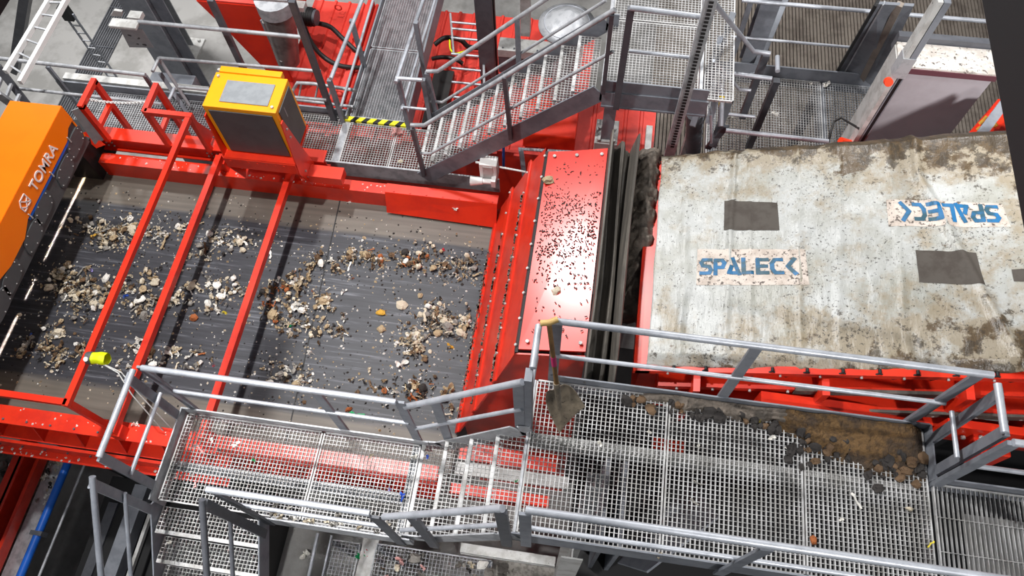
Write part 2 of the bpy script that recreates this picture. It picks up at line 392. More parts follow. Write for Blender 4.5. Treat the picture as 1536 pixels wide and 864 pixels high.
# first portal: two uprights, top member and brace
S = .058
def portal(near, far, zb_n, zb_f, m=M['redclean']):
    p = MB(); n = Vector(near); f = Vector(far)
    p.bar(n, (n.x, n.y, zb_n), S, S, (0, 1, 0)); p.bar(f, (f.x, f.y, zb_f), S, S, (0, 1, 0)); p.bar(n - Vector((0, S/2, 0)), f + Vector((0, S/2, 0)), S, S)
    zm = (n.z*.38 + zb_n*.62); p.bar((n.x, n.y, zm), (f.x, f.y, zm), S*.9, S*.9)
    return p.build('portal_frame', m, T)
portal((-5.66, 4.81, 4.04), (-5.66, 5.16, 4.04), 3.43, 3.1)
portal((-4.92, 4.83, 4.04), (-4.93, 5.18, 4.04), 3.43, 3.1)
a = (-4.92, 4.82, 4.04); c = (-4.41, 4.82, 4.04); e = (-4.36, 1.53, 4.04)
b = MB(); b.bar((a[0], c[1], 4.04), (c[0]+.035, c[1], 4.04), S, S); b.bar((c[0], c[1], 4.005), (c[0], c[1], 3.43), S, S, (0, 1, 0)); b.build('top_frame', M['redclean'], T)
b = MB(); b.bar((c[0], c[1]-.035, 4.04), (c[0], e[1]-.035, 4.04), S, S)
b.bar((c[0], e[1], 4.005), (c[0], e[1], 3.28), S, S, (0, 1, 0)); b.bar((c[0]+.0, e[1], 4.04), (-6.9, e[1], 4.04), S, S); b.build('cross_frame', M['redclean'], T)
b = MB(); b.plate([(c[0], c[1]+.03, 3.95), (c[0], c[1]+.2, 3.5), (c[0], c[1]+.03, 3.5)], .012); b.build('gusset', M['redclean'], T)
b = MB(); b.plate([(-5.78, 4.76, 4), (-5.66, 4.82, 4.02), (-5.68, 4.81, 3.46), (-5.79, 4.72, 3.45)], .012); b.build('side_plate', M['panelgrey'], T)
b = MB(); b.plate([(-5.98, 4.81, 3.5), (-5.87, 4.82, 3.55), (-5.67, 4.73, 3.44), (-5.78, 4.7, 3.4)], .02); b.build('end_bracket', M['redclean'], T)
# ------------------------------------------------------------------ white chain between the portals
pts = []
A0 = Vector((-5.7, 4.93, 4.02)); A1 = Vector((-5.39, 4.97, 3.9)); A2 = Vector((-4.98, 4.97, 4.02))
ch = MB()
for k in range(34):
    t = k/33
    q = (1-t)**2*A0 + 2*t*(1-t)*A1 + t*t*A2; pts.append(q)
for k in range(33):
    d = (pts[k+1]-pts[k]); md = (pts[k]+pts[k+1])/2; u = Vector((0,0,.012)) if k % 2 else Vector((0,.012,0))
    ring = [md + d*.62*math.cos(2*math.pi*j/10) + u*math.sin(2*math.pi*j/10) for j in range(11)]
    ch.tube(ring, .0045, 5)
solo(ch, 'plastic_chain', M['white'], 'white plastic link chain strung between two red portal frames', 'chain')

# ================================================================== OPTICAL SORTER (left edge)
XF = -5.57
T = thing('optical_sorter', 'orange sorting machine housing with grey side panels spanning the belt', 'sorting machine', (-5.85, 3.0, 3.78))
b = MB(); b.box((-6.14, 1.3, 4.37), (XF+.004, 4.52, 4.39)); b.box((-6.14, 4.50, 3.9), (XF, 4.52, 4.37)); b.box((-6.14, 1.3, 3.9), (-6.12, 4.50, 4.37))
# orange face with its stepped lower edge
yA = 4.52
prof = [(yA, 4.385), (1.3, 4.385), (1.3, 4.10), (2.30, 4.10), (2.62, 4.07), (2.80, 4.02), (3.12, 4.02), (3.30, 4.10), (4.28, 4.10), (4.40, 4.17), (yA, 4.17)]
b.plate([(XF, y, z) for y, z in prof], .012)
b.build('orange_housing', M['orange'], T)
b = MB(); b.box((-5.80, 1.3, 3.79), (XF-.01, 4.52, 4.30)); b.build('grey_side_panel', M['charcoal'], T)
b = MB()
b.box((XF-.012, 3.31, 4.062), (XF+.003, 4.30, 4.10)); b.build('blue_strip', M['blue'], T)
MB().box((XF-.012, 1.3, 4.062), (XF+.003, 2.60, 4.10)).build('blue_strip', M['blue'], T)
# rounded bolted covers on the grey panel, in leaning pairs
for yc, zc in ((4.36, 3.98), (4.02, 3.93), (3.52, 3.97), (3.20, 3.92), (2.72, 3.93), (2.42, 3.90), (1.85, 3.94)):
    k = 20; pr = []
    for j in range(k):
        an = 2*math.pi*j/k; cx = math.copysign(abs(math.cos(an))**.55, math.cos(an)); sz = math.copysign(abs(math.sin(an))**.55, math.sin(an))
        yy = .165*cx; zz = .10*sz; pr.append((yc + yy + zz*.35, zc + zz))
    cv = MB(); cv.prism([(y, z) for y, z in pr], 'x', XF-.012, XF+.004); cv.build('access_cover', M['charcoal'], T)
    bl = MB()
    for j in range(0, k, 3):
        y, z = pr[j]; y = yc+(y-yc)*.86; z = zc+(z-zc)*.82
        bl.bolt((XF+.003, y, z), .007, .006, (1, 0, 0))
    bl.build('cover_bolts', M['lightgrey'], T)
b = MB()
for y in (4.31, 3.86, 3.34, 2.55): b.bar((XF+.008, y, 4.13), (XF+.008, y, 4.05), .014, .012, (0, 1, 0))
b.build('latches', M['lightgrey'], T)
vs, fs = text_mesh('TOMRA', .17, .003, 1.02, .002)
wid = max(v[0] for v in vs); y0 = (-5.565, 3.57, 4.27)[1]; y1 = (-5.565, 4.13, 4.22)[1]; sc = (y1-y0)/wid
L_ = MB().add([(XF+.010+v[2], y0+v[0]*sc, 4.175+v[1]*1.0) for v in vs], fs); L_.build('lettering', M['white_letter'], T)
# emblem before the lettering: four rounded panes in outline
e_ = MB(); ye = y0 - .16; ze = 4.235
for ln in ([(-.075,-.055),(-.075,.015),(-.035,.065),(.06,.065),(.06,.015),(.015,-.01),(-.02,-.055),(-.075,-.055)], [(-.075,.015),(-.02,-.055)], [(.06,.015),(.06,-.055),(.0,-.055)], [(-.035,.065),(.015,-.01),(.06,-.055)]):
    for (a, c), (d, f) in zip(ln, ln[1:]): e_.bar((XF+.010, ye+a, ze+c), (XF+.010, ye+d, ze+f), .012, .006, (1, 0, 0))
e_.build('emblem', M['white_letter'], T)
b = MB(); b.box((-7.4, 1.3, 3.62), (-6.16, 4.5, 3.9)); b.box((-6.9, 1.3, 3.0), (-6.85, 4.5, 3.62)); b.box((-7.4, 4.48, 3.0), (-6.2, 4.52, 3.62)); b.build('rear_light_blocker', M['charcoal'], T)  # added body, mostly unseen, keeps ambient light off the belt below
b = MB(); b.box((-6.11, 1.6, 3.78), (-6.07, 4.5, 3.82)); b.build('lamp_bar', M['darksteel'], T)
lm = MB()
for y0, y1 in ((3.36, 4.50), (2.86, 3.12), (1.8, 2.64)): lm.box((-6.105, y0, 3.772), (-6.075, y1, 3.779))
emis = bpy.data.materials.new('warm_lamp_strip'); emis.use_nodes = True
emis.node_tree.nodes['Principled BSDF'].inputs['Emission Color'].default_value = (1, .8, .62, 1); emis.node_tree.nodes['Principled BSDF'].inputs['Emission Strength'].default_value = 6
lm.build('light_strip', emis, T)
for y0, y1 in ((3.36, 4.56), (2.86, 3.12), (1.8, 2.64)):
    lt = bpy.data.lights.new('sorter_line', 'AREA'); lt.shape = 'RECTANGLE'; lt.size = .02; lt.size_y = y1-y0; lt.energy = 2.2*(y1-y0); lt.spread = math.radians(3); lt.color = (1, .78, .6)
    lo = bpy.data.objects.new('sorter_line', lt); lo.location = (-6.09, (y0+y1)/2, 3.76); COL.objects.link(lo)
b = MB(); b.box((-6.4, 4.52, 3.0), (-5.84, 5.0, 3.5)); b.build('end_shade_block', M['blacksteel'], T)  # black box added where only shadow lies at the sorter's end

# ================================================================== YELLOW CONTROL CABINET
x0, x1, y0, y1, z0, z1 = -3.95, -3.18, 4.55, 5.0, 3.87, 4.60
T = thing('control_cabinet', 'yellow and grey control cabinet standing over the far conveyor edge', 'cabinet', ((x0+x1)/2, (y0+y1)/2, z0))
b = MB(); b.box((x0, y0, z0), (x1, y1, z1)); b.build('body', M['yellow'], T, bevel=.008)
b = MB(); b.box((x0+.04, y1-.005, z1-.06), (x1-.07, y1+.07, z1+.02)); b.build('rear_rim', M['yellow'], T, bevel=.006)
b = MB(); b.box((x0+.16, y0+.07, z1), (x1-.10, y1-.10, z1+.012)); b.build('top_panel', M['panelgrey'], T, bevel=.004)
b = MB(); b.box((x0+.05, y0-.012, z0+.02), (x1-.05, y0, z1-.05)); b.build('front_door', M['charcoal'], T, bevel=.004)
b = MB(); b.box((x1, y0+.05, z0+.02), (x1+.012, y1-.05, z1-.05)); b.build('side_door', M['charcoal'], T, bevel=.004)
b = MB(); b.box((x1+.012, y0+.15, z1-.24), (x1+.014, y0+.165, z1-.10)); b.build('nameplate', M['panelgrey'], T)
b = MB()
for x, y in ((x0+.05, y1-.06), (x1-.05, y0+.06), (x0+.03, y1+.02)): b.bolt((x, y, z1), .016, .02)
b.build('lifting_bolts', M['lightgrey'], T)
b = MB()
b.box((x0-.02, y0-.10, z0-.02), (x1+.02, y1, z0)); b.box((x0-.02, y0-.11, z0-.16), (x1+.02, y0-.095, z0))
for i in range(7): b.box((x0+.05+i*.1, y0-.114, z0-.05), (x0+.07+i*.1, y0-.11, z0-.03))
b.build('base_channel', M['redclean'], T)
for x in (x0-.02, x1+.02):
    s = MB(); s.plate([(x, y0-.02, 4.46), (x, y0+.03, 4.46), (x, y0+.15, 3.85), (x, 4.80, 3.44), (x, 4.60, 3.27), (x, y0-.10, 3.70)], .014); s.build('side_bracket', M['redclean'], T)
b = MB(); b.box((x1+.03, 4.56, 3.40), (x1+.42, 4.72, 3.52)); b.build('bracket_arm', M['redclean'], T)
b = MB()
for z in (3.5, 3.6, 4.2, 4.33): b.bolt((x1+.027, y0+.02, z), .013, .014, (1, 0, 0)); b.bolt((x0-.013, 4.62, z-.05), .013, .014, (1, 0, 0))
b.build('bracket_bolts', M['lightgrey'], T)

# ================================================================== LIME PLASTIC TUBE ON THE FRONT FRAME BAR
c0 = Vector((-4.37, 1.96, 4.06)); c1 = Vector((-4.19, 1.97, 4.06)); T = thing('lime_tube', 'lime yellow crumpled plastic tube tied onto the first red bar', 'tube', c0)
def crush(u, v, r0):
    a = 2*math.pi*u; p = c0.lerp(c1, v); r = r0*(1 + .22*noise.noise((math.cos(a)*1.5, math.sin(a)*1.5, v*3)))
    return (p.x, p.y + r*math.cos(a), p.z + .02 + r*math.sin(a))
MB().grid(18, 10, lambda u, v: crush(u, v, .055)).build('sleeve', M['lime'], T)
MB().grid(18, 3, lambda u, v: crush(u, v*.28, .06)).build('dark_collar', M['grey'] if 'grey' in M else M['charcoal'], T)
m0 = c0.lerp(c1, .12); MB().tube([(m0.x, m0.y-.035, m0.z+.072), (m0.x, m0.y-.040, m0.z+.082)], .022, 14).build('white_disc', M['white'], T)
lead = MB()
for dx, dy in ((.28, -.22), (.33, -.2)):
    lead.tube([(c1.x-.06, c1.y-.04, c1.z+.01), (c1.x+dx*.5, c1.y+dy*.5, c1.z+.0), (c1.x+dx, c1.y+dy*1.2, c1.z-.10), (c1.x+dx*1.3, c1.y+dy*1.9, c1.z-.7)], .006, 6)
lead.build('tie_wires', M['lightgrey'], T)

# ================================================================== DISCHARGE CHUTE (red hood)
T = thing('discharge_chute', 'red sheet steel discharge chute with speckled glossy top plate', 'chute', (-.4, 3.2, 3.0))
FL, FR, NR, NL = (-.40, 4.20, 4.88), (.13, 4.22, 5.01), (.13, 2.26, 4.99), (-.40, 2.26, 4.87)
MB().plate([NL, NR, FR, FL], .02).build('top_plate', M['redhood'], T)
# folded front apron running down to the belt
prof = [(-.43, 4.86), (-.585, 4.385), (-.60, 4.39), (-.625, 4.33), (-.615, 4.28), (-.80, 3.69), (-.815, 3.695), (-.845, 3.63), (-.835, 3.58), (-1.0, 3.08), (-1.02, 3.09), (-1.045, 3.03)]
yf = [4.28, 4.44, 4.47, 4.47, 4.45, 4.56, 4.60, 4.60, 4.58, 4.66, 4.68, 4.66]
yn = [2.22, 2.15, 2.14, 2.14, 2.14, 2.08, 2.07, 2.07, 2.07, 2.02, 2.01, 2.01]
ap = MB(); vs = []; fs = []
for (x, z), a, c in zip(prof, yn, yf): vs += [(x, a, z), (x, c, z)]
for i in range(len(prof)-1): fs.append((2*i, 2*i+1, 2*i+3, 2*i+2))
off = len(vs); vs += [(v[0]+.015, v[1], v[2]-.012) for v in vs]; fs += [tuple(j+off for j in f[::-1]) for f in fs]
n_ = len(prof)
for s_ in (0, 1):
    for i in range(n_-1): fs.append((2*i+s_, 2*i+2+s_, 2*i+2+s_+off, 2*i+s_+off))
ap.add(vs, fs).build('apron', M['red'], T)
gr = MB()
for i in (3, 7, 10):
    for k in range(150):
        y = random.uniform(2.15, 4.1); s_ = random.uniform(.006, .016); xq = prof[i][0]+random.uniform(-.012,.012); zq = prof[i][1]-.03; gr.box((xq-.012, y, zq), (xq+s_*.5, y+s_*random.uniform(1, 3), zq+.028))
g_ = gr.build('trapped_grime', M['mud'], T); g_['kind'] = 'stuff'
b = MB(); b.box((-.435, 2.24, 4.80), (-.405, 4.24, 4.855)); b.build('shadow_gap', M['blacksteel'], T)  # black bar standing in for the shadow under the top plate's lip
b = MB()
for k in range(9):
    y = 2.3 + .235*k; b.bolt((-.425, y, 4.855), .013, .018, (-.5, 0, .8))
    b.bolt((-.60, 2.35+.235*k, 4.50), .011, .014, (-.9, 0, .4)); b.bolt((-.79, 2.3+.25*k, 4.02), .011, .014, (-.9, 0, .4))
for p_ in ((-.34, 2.32), (-.14, 2.32), (.08, 2.32), (-.34, 4.15), (-.14, 4.15), (.08, 4.15)): b.bolt((p_[0], p_[1], 4.895+.24*(p_[0]+.4)), .016, .014)
b.build('bolts', M['lightgrey'], T)
# side walls
for y0, nm in ((2.235, 'near_wall'), (4.24, 'far_wall')):
    MB().plate([(-.42, y0, 4.84), (.13, y0, 4.96), (.13, y0, 0), (-1.01, y0, 0), (-1.01, y0, 3.04), (-.80, y0, 3.68), (-.58, y0, 4.36)], .014).build(nm, M['redclean'], T)
MB().box((.10, 2.24, 2.2), (.125, 4.23, 4.9)).build('back_wall', M['redclean'], T)
# ------------------------------------------------------------------ rubber curtain between chute and screen
pr = [(.140, 5.0), (.146, 5.08), (.162, 5.08), (.172, 4.92), (.20, 4.78), (.23, 4.86), (.262, 4.95), (.285, 4.93), (.305, 4.80), (.325, 4.76), (.345, 4.92), (.365, 5.05), (.385, 5.08), (.40, 5.0), (.415, 4.7), (.43, 4.3)]
def cur(u, v):
    t = u*(len(pr)-1); i = min(int(t), len(pr)-2); f = t-i; f = f*f*(3-2*f) if 3 < i < 12 else f; x = pr[i][0]*(1-f)+pr[i+1][0]*f; z = pr[i][1]*(1-f)+pr[i+1][1]*f
    y = 2.02 + 2.36*v; x += (.016*math.sin(v*5+u*3) + .04*(v-.6))*u*(1-u*.5) + .012*noise.noise((v*3, u*5, 2)); z += .02*noise.noise((u*4, v*3, 5))
    if 4 <= t <= 8: z -= .04*math.sin(v*3.2); x += .02*math.sin(v*4.2)
    if v < .12: z -= (.12-v)*2.2*(.4+.6*u)
    return (x, y, z)
solo(MB().grid(90, 48, cur, .012), 'rubber_curtain', M['rubber'], 'black folded rubber curtain between red chute and covered screen', 'curtain')
# ------------------------------------------------------------------ mud packed beside the curtain
def mudf(u, v):
    x = .41 + .23*u; y = 2.9 + 1.55*v; z = 4.66 + .13*math.sin(math.pi*u) * (1 if v > .3 else v*3.3) + .07*noise.noise((x*9, y*7, 0)) + .05*noise.noise((x*25, y*22, 3)) - .22*(1-min(1, v*2)) + .03*(v > .3)
    return (x, y, z)
solo(MB().grid(16, 70, mudf, .2), 'mud_heap', M['mud'], 'dark mud caked between rubber curtain and covered screen', 'mud', kind='stuff')

# ================================================================== COVERED SCREENING MACHINE
X0, ZT, SL = .63, 4.82, .298
def tz(x, y): return ZT + SL*(x - X0)
def tarp_z(x, y):
    z = tz(x, y) + .016*noise.noise((x*1.4, y*2.2, 1)) + .010*noise.noise((x*7, y*2.2, 8)) + .005*noise.noise((x*16, y*9, 3))
    for xc, s, a, k in ((.86, .03, .012, 0), (1.22, .022, .020, .02), (1.38, .02, .014, -.02), (1.74, .02, .012, 0), (2.02, .03, .012, .03), (2.42, .022, .010, 0)):
        d = (x - xc - k*(y-3.3) - .02*noise.noise((y*2, xc, 0)))/s; z += 1.5*a*math.exp(-d*d) * (.6+.6*noise.noise((y*1.5, xc*3, 4)))
    # the long diagonal fold towards the right end
    xf = 2.62 + .30*(3.9 - y) if y < 3.95 else 2.60; d = (x - xf)/.035
    z += .035*math.exp(-d*d)
    return z
T = thing('screening_machine', 'red screening machine under a dirty pale tarpaulin cover', 'screening machine', (2.2, 3.35, 4.0))
XE = 3.95
def tf(u, v):
    x = X0 + (XE-X0)*u; y = 2.30 + 2.10*v
    z = tarp_z(x, y)
    e = .02*noise.noise((x*4, 0, 7))
    if v < .04: z -= (.04-v)*1.6; y += e
    if v > .96: z -= (v-.96)*1.6; y += .02*noise.noise((x*5, 3, 7))
    return (x + (.012*noise.noise((y*3, 1, 1)) if u == 0 else 0), y, z)
tarp = MB().grid(240, 130, tf, .006).build('tarpaulin', M['tarp'], T)
def on_tarp(pts_faces, m, name, lift=.004):
    vs, fs = pts_faces
    return MB().add([(x, y, tarp_z(x, y) + lift) for x, y in vs], fs, True).build(name, m, tarp)
def quadgrid(c, nx=24, ny=12):
    (a, b_, c_, d) = [Vector((p[0], p[1])) for p in c]; vs = []; fs = []
    for j in range(ny+1):
        for i in range(nx+1):
            u = i/nx; v = j/ny; q = (a*(1-u)+b_*u)*(1-v) + (d*(1-u)+c_*u)*v; vs.append((q.x, q.y))
    for j in range(ny):
        for i in range(nx): k = j*(nx+1)+i; fs.append((k, k+1, k+nx+2, k+nx+1))
    return vs, fs
on_tarp(quadgrid([(1.17,3.52), (1.595,3.50), (1.58,3.77), (1.17,3.82)]), M['tarppatch'], 'dark_patch')
on_tarp(quadgrid([(2.53,2.99), (2.94,2.96), (2.92,3.24), (2.53,3.27)]), M['tarppatch'], 'dark_patch')
on_tarp(quadgrid([(3.12,2.99), (3.45,2.97), (3.45,3.11), (3.12,3.09)]), M['tarppatch'], 'dark_patch')
LP1 = [(.97,3.00), (1.80,2.985), (1.78,3.31), (.97,3.345)]; LP2 = [(2.37,3.495), (3.16,3.455), (3.13,3.665), (2.37,3.75)]
on_tarp(quadgrid(LP1), M['logopatch'], 'logo_patch', .003); on_tarp(quadgrid(LP2), M['logopatch'], 'logo_patch', .003)
# stroke lettering SPALECK with the open A and the arrow-like K
ST = {'S': [[(1,.93),(.25,.93),(.05,.75),(.2,.56),(.8,.5),(.97,.28),(.8,.08),(.02,.08)]],
      'P': [[(.1,0),(.1,.92),(.75,.92),(.95,.72),(.78,.45),(.2,.45)]],
      'A': [[(.42,1),(1.02,0)],[(.86,.09),(0,.09)],[(.04,.06),(.3,.5)]],
      'L': [[(.1,1),(.1,.09),(.9,.09)]],
      'E': [[(1,.92),(.1,.92),(.1,.08),(1,.08)],[(.1,.5),(.9,.5)]],
      'C': [[(1,.92),(.35,.92),(.08,.68),(.08,.32),(.35,.08),(1,.08)]],
      'K': [[(.85,1),(.2,.5),(.85,0)]]}
def strokes(word, w, h, gap, sw):
    vs = []; fs = []; x = 0
    for ch_ in word:
        for pl in ST[ch_]:
            for (a, c), (d, f) in zip(pl, pl[1:]):
                A_ = Vector((x+a*w, c*h)); B_ = Vector((x+d*w, f*h)); dr = (B_-A_).normalized(); nn = Vector((-dr.y, dr.x))*sw/2; A_ -= dr*sw*.32; B_ += dr*sw*.32
                k = 4
                for q in range(k):
                    p0 = A_.lerp(B_, q/k); p1 = A_.lerp(B_, (q+1)/k); o_ = len(vs)
                    vs += [tuple(p0-nn), tuple(p1-nn), tuple(p1+nn), tuple(p0+nn)]; fs.append((o_, o_+1, o_+2, o_+3))
        x += w + gap
    return vs, fs, x-gap
def lettering(c, name):
    """lettering into the quad c (lower left, lower right, upper right, upper left seen upright)"""
    vs, fs, W = strokes('SPALECK', .085, .16, .026, .034); a, b_, c_, d = [Vector(p) for p in c]
    out = []
    for x, y in vs:
        u = x/W; v = y/.16; q = (a*(1-u)+b_*u)*(1-v) + (d*(1-u)+c_*u)*v; out.append((q.x, q.y))
    on_tarp((out, fs), M['logoblue'], name, .007)
lettering([(1.00,3.10), (1.72,3.085), (1.71,3.225), (1.00,3.25)], 'lettering')
lettering([(3.09,3.645), (2.45,3.71), (2.46,3.545), (3.10,3.50)], 'lettering')
# hem cord with hooks along the lower edge
cd = MB(); k = 0; x = .72
zz = []
while x < 3.6:
    zz.append((x, 2.272, tz(x, 2.3) - (.045 if k % 2 else .15))); x += .118; k += 1
cd.tube(zz, .007, 6)
for q in zz: cd.tube([q, (q[0], q[1]+.03, q[2])], .013, 6)
cd.build('hem_cord', M['blacksteel'], T)
# body
def slab(x0, x1, y0, y1, d0, d1, name, m):
    """a box following the deck slope, d = depth below the deck surface"""
    b = MB(); vs = [(x, y, tz(x, y)-d) for d in (d1, d0) for (x, y) in ((x0,y0),(x1,y0),(x1,y1),(x0,y1))]
    b.add(vs, [(0,3,2,1),(4,5,6,7),(0,1,5,4),(1,2,6,5),(2,3,7,6),(3,0,4,7)]); return b.build(name, m, T)
slab(.60, XE, 2.32, 4.36, .10, .95, 'screen_box', M['redclean'])
slab(.55, XE, 2.26, 2.32, .06, .12, 'upper_ledge', M['redclean'])
slab(.75, XE, 2.20, 2.32, .24, .30, 'side_rail', M['red'])
slab(1.75, 2.75, 2.185, 2.21, .22, .30, 'rubber_strip', M['rubber'])
slab(.75, XE, 2.12, 2.32, .44, .50, 'lower_side_rail', M['red'])
slab(1.0, 3.4, 2.105, 2.125, .42, .50, 'lower_rubber_strip', M['rubber'])
slab(.53, .66, 2.26, 3.42, .06, .12, 'end_lip', M['red'])
for x in (1.0, 1.9, 2.8): slab(x, x+.05, 2.12, 2.32, .12, .9, 'rib', M['red'])
b = MB(); x = .8
while x < 3.8:
    b.bolt((x, 2.26, tz(x, 0)-.09), .010, .014, (0, -1, 0)); b.bolt((x+.1, 2.20, tz(x+.1, 0)-.27), .012, .016, (0, -1, 0)); b.bolt((x+.05, 2.12, tz(x, 0)-.47), .012, .016, (0, -1, 0)); x += .27
b.build('bolts', M['lightgrey'], T)
b = MB(); b.box((1.5, 2.06, 4.55), (3.9, 2.16, 4.90)); b.build('support_beam', M['red'], T)
for x in (2.25, 2.42, 2.6): MB().tube([(x, 2.06, 4.74), (x, 1.99, 4.74)], .03, 10).build('beam_bolt', M['red'], T)
b = MB(); b.box((3.0, 1.86, 4.72), (3.25, 2.1, 5.0)); b.box((3.32, 1.95, 4.9), (3.6, 2.25, 5.15)); b.build('spring_housing', M['redclean'], T, bevel=.01)
b = MB(); b.box((2.78, 2.0, 4.80), (3.9, 2.06, 5.10)); b.build('side_skirt', M['redclean'], T)
b = MB(); b.box((2.74, 2.04, 4.0), (4.3, 2.08, 4.80)); b.box((2.74, 1.66, 4.0), (4.3, 2.06, 4.05)); b.build('void_shade_panel', M['blacksteel'], T)  # black sheets stand in for the dark void beside the walkway end
b = MB()
for x, y, z in ((2.95, 1.99, 4.95), (3.1, 1.99, 4.8), (3.05, 1.99, 5.0), (3.4, 1.94, 5.05)): b.bolt((x, y, z), .018, .02, (0, -1, 0))
b.build('skirt_bolts', M['lightgrey'], T)
# ================================================================== RIGHT-HAND WALKWAY (z 4.90)
ZR, ZL = 4.90, 4.05
T = thing('walkway_frame', 'galvanised frame of the right-hand walkway beside the covered screen', 'platform frame', (1.3, 1.45, 4.7))
b = MB(); b.box((-.25, .83, 4.70), (2.72, .842, 5.00)); b.box((-.25, .842, 4.70), (2.72, .89, 4.712)); b.build('front_channel', M['steel'], T)
b = MB(); b.box((-.12, 2.025, 4.70), (2.70, 2.037, 5.00)); b.build('back_channel', M['steel'], T)
b = MB(); b.box((2.70, 1.64, 4.70), (2.712, 2.03, 5.0)); b.box((2.70, 1.628, 4.70), (4.3, 1.64, 5.0)); b.build('end_toe_plate', M['steel'], T)
b = MB(); b.box((-.22, 1.53, 4.76), (2.68, 1.63, 4.775)); b.box((-.22, 1.53, 4.68), (2.68, 1.54, 4.86)); b.build('middle_beam', M['lightgrey'], T)
b = MB(); b.box((-.245, .85, 4.72), (-.225, 2.02, 4.88)); b.box((2.69, .85, 4.72), (2.70, 1.63, 4.87)); b.build('cross_beams', M['galv'], T)
grating('galvanised grating panel of right-hand walkway under the hanging shovel', -.22, .80, .85, 2.02, ZR, bw=.007, cw=.003)
grating('galvanised grating panel of right-hand walkway, middle of the row', .81, 1.80, .85, 2.02, ZR, bw=.008, cw=.003)
grating('galvanised grating panel of right-hand walkway under the brown spillage', 1.81, 2.69, .85, 2.02, ZR, bw=.008, cw=.003)
grating('galvanised grating panel at the bottom right corner with close bars', 2.72, 4.2, .2, 1.62, ZR, pitch=.033, cross=.24)
railing('long galvanised handrail along the covered screen, shovel hanging from it',
        [[(-.12, 2.035, 6.0), (2.62, 2.035, 6.0)]], [[(-.10, 2.035, 5.40), (2.60, 2.035, 5.44)]],
        [((-.10, 2.045, 4.72), (-.10, 2.045, 5.98)), ((1.19, 2.045, 4.72), (1.19, 2.045, 5.98)), ((2.56, 2.045, 4.72), (2.56, 2.045, 5.98))], pw=.075, pd=.02)
railing('short handrail closing the left end of right-hand walkway beside the shovel',
        [[(-.215, 2.0, 5.98), (-.215, 1.70, 5.98)]], [[(-.225, 1.99, 5.45), (-.235, 1.62, 5.45)]],
        [((-.235, 1.66, 4.72), (-.235, 1.66, 5.96))], pw=.05, pd=.09)
railing('short handrail closing the right end of walkway beside the brown spillage',
        [[(2.64, 1.98, 6.0), (2.64, 1.67, 6.0)]], [[(2.62, 1.97, 5.47), (2.62, 1.65, 5.47)]],
        [((2.73, 1.93, 4.75), (2.66, 1.93, 5.99)), ((2.73, 1.69, 4.75), (2.66, 1.69, 5.99))], pw=.03, pd=.07)
railing('handrail starting at the right edge above the close-barred grating',
        [[(2.68, 1.615, 6.0), (4.2, 1.615, 6.0)]], [[(2.75, 1.615, 5.45), (4.2, 1.615, 5.45)]],
        [((2.75, 1.615, 4.75), (2.69, 1.615, 5.99))], pw=.075, pd=.03)
railing('long galvanised handrail along the front of right-hand walkway, bottom right',
        [[(-.14, .82, 6.0), (4.0, .82, 6.0)]], [[(-.11, .82, 5.40), (4.0, .82, 5.40)]],
        [((-.14, .80, 4.74), (-.14, .80, 5.98)), ((1.24, .80, 4.74), (1.24, .80, 5.98)), ((2.9, .80, 4.74), (2.9, .80, 5.98))], pw=.075, pd=.02)

# ------------------------------------------------------------------ shovel hanging on the rail
top = Vector((-.15, 2.0, 6.04)); tip = Vector((.03, 1.60, 4.925))
ax = (tip - top).normalized(); ju = top.lerp(tip, .60)
T = thing('shovel', 'muddy shovel with wooden shaft hanging by its grip from the handrail', 'shovel', tip)
MB().tube([top, top.lerp(tip, .2), ju], .017, 12).build('shaft', M['wood'], T)
MB().tube([top - Vector((.055, .012, 0)), top, top + Vector((.055, .028, .01))], .021, 12).build('grip', M['woodlight'], T)
MB().tube([top.lerp(tip, .27), top.lerp(tip, .345)], .0185, 12).build('pink_tape', M['pink'], T)
MB().tube([top.lerp(tip, .50), top.lerp(tip, .66), top.lerp(tip, .74)], .024, 12, r2=.014).build('socket', M['shovel'], T)
UL, UR, LR, LL = Vector((-0.17, 1.8, 5.22)), Vector((0.03, 1.91, 5.27)), Vector((0.17, 1.81, 5.03)), Vector((-0, 1.61, 4.92))
nrm = (UR - UL).cross(LL - UL).normalized(); nrm = nrm if nrm.z > 0 else -nrm
def blade(u, v):
    a = (u-.5)*2; c = (v-.5)*2
    if v < .5:                                   # rounded shoulders at the socket end
        k = math.sqrt(max(0., 1 - (abs(c)**2.6)*.62)); a *= k
    uu = a/2+.5; p = (UL*(1-uu) + UR*uu)*(1-v) + (LL*(1-uu) + LR*uu)*v
    return tuple(p + nrm*(.055*abs(a)**2.2*(1-.55*v) - .02 + .012*math.cos(a*5)*(1-v) + .03*max(0, .18-v)/.18))
ob = MB().grid(26, 26, blade).build('blade', M['shovel'], T); so = ob.modifiers.new('sheet', 'SOLIDIFY'); so.thickness = .004

# ================================================================== LEFT-HAND WALKWAY (z 4.05)
T = thing('walkway_frame', 'galvanised frame of the lower left-hand walkway over the belt edge', 'platform frame', (-2.2, 1.2, 3.85))
b = MB(); b.box((-3.31, 1.595, 3.85), (-1.10, 1.607, 4.15)); b.build('back_toe_plate', M['galv'], T)
b = MB(); b.box((-3.32, .80, 3.85), (-3.308, 1.607, 4.15)); b.build('end_toe_plate', M['galv'], T)
b = MB(); b.box((-2.36, .79, 3.85), (-1.10, .802, 4.12)); b.box((-2.36, .802, 3.85), (-1.1, .85, 3.862)); b.build('front_channel', M['galv'], T)
b = MB(); b.box((-3.30, 1.10, 3.90), (-1.17, 1.19, 3.915)); b.box((-3.30, 1.14, 3.80), (-1.17, 1.15, 4.0)); b.box((-1.24, .82, 3.85), (-1.16, 1.6, 4.0)); b.build('middle_beam', M['galv'], T)
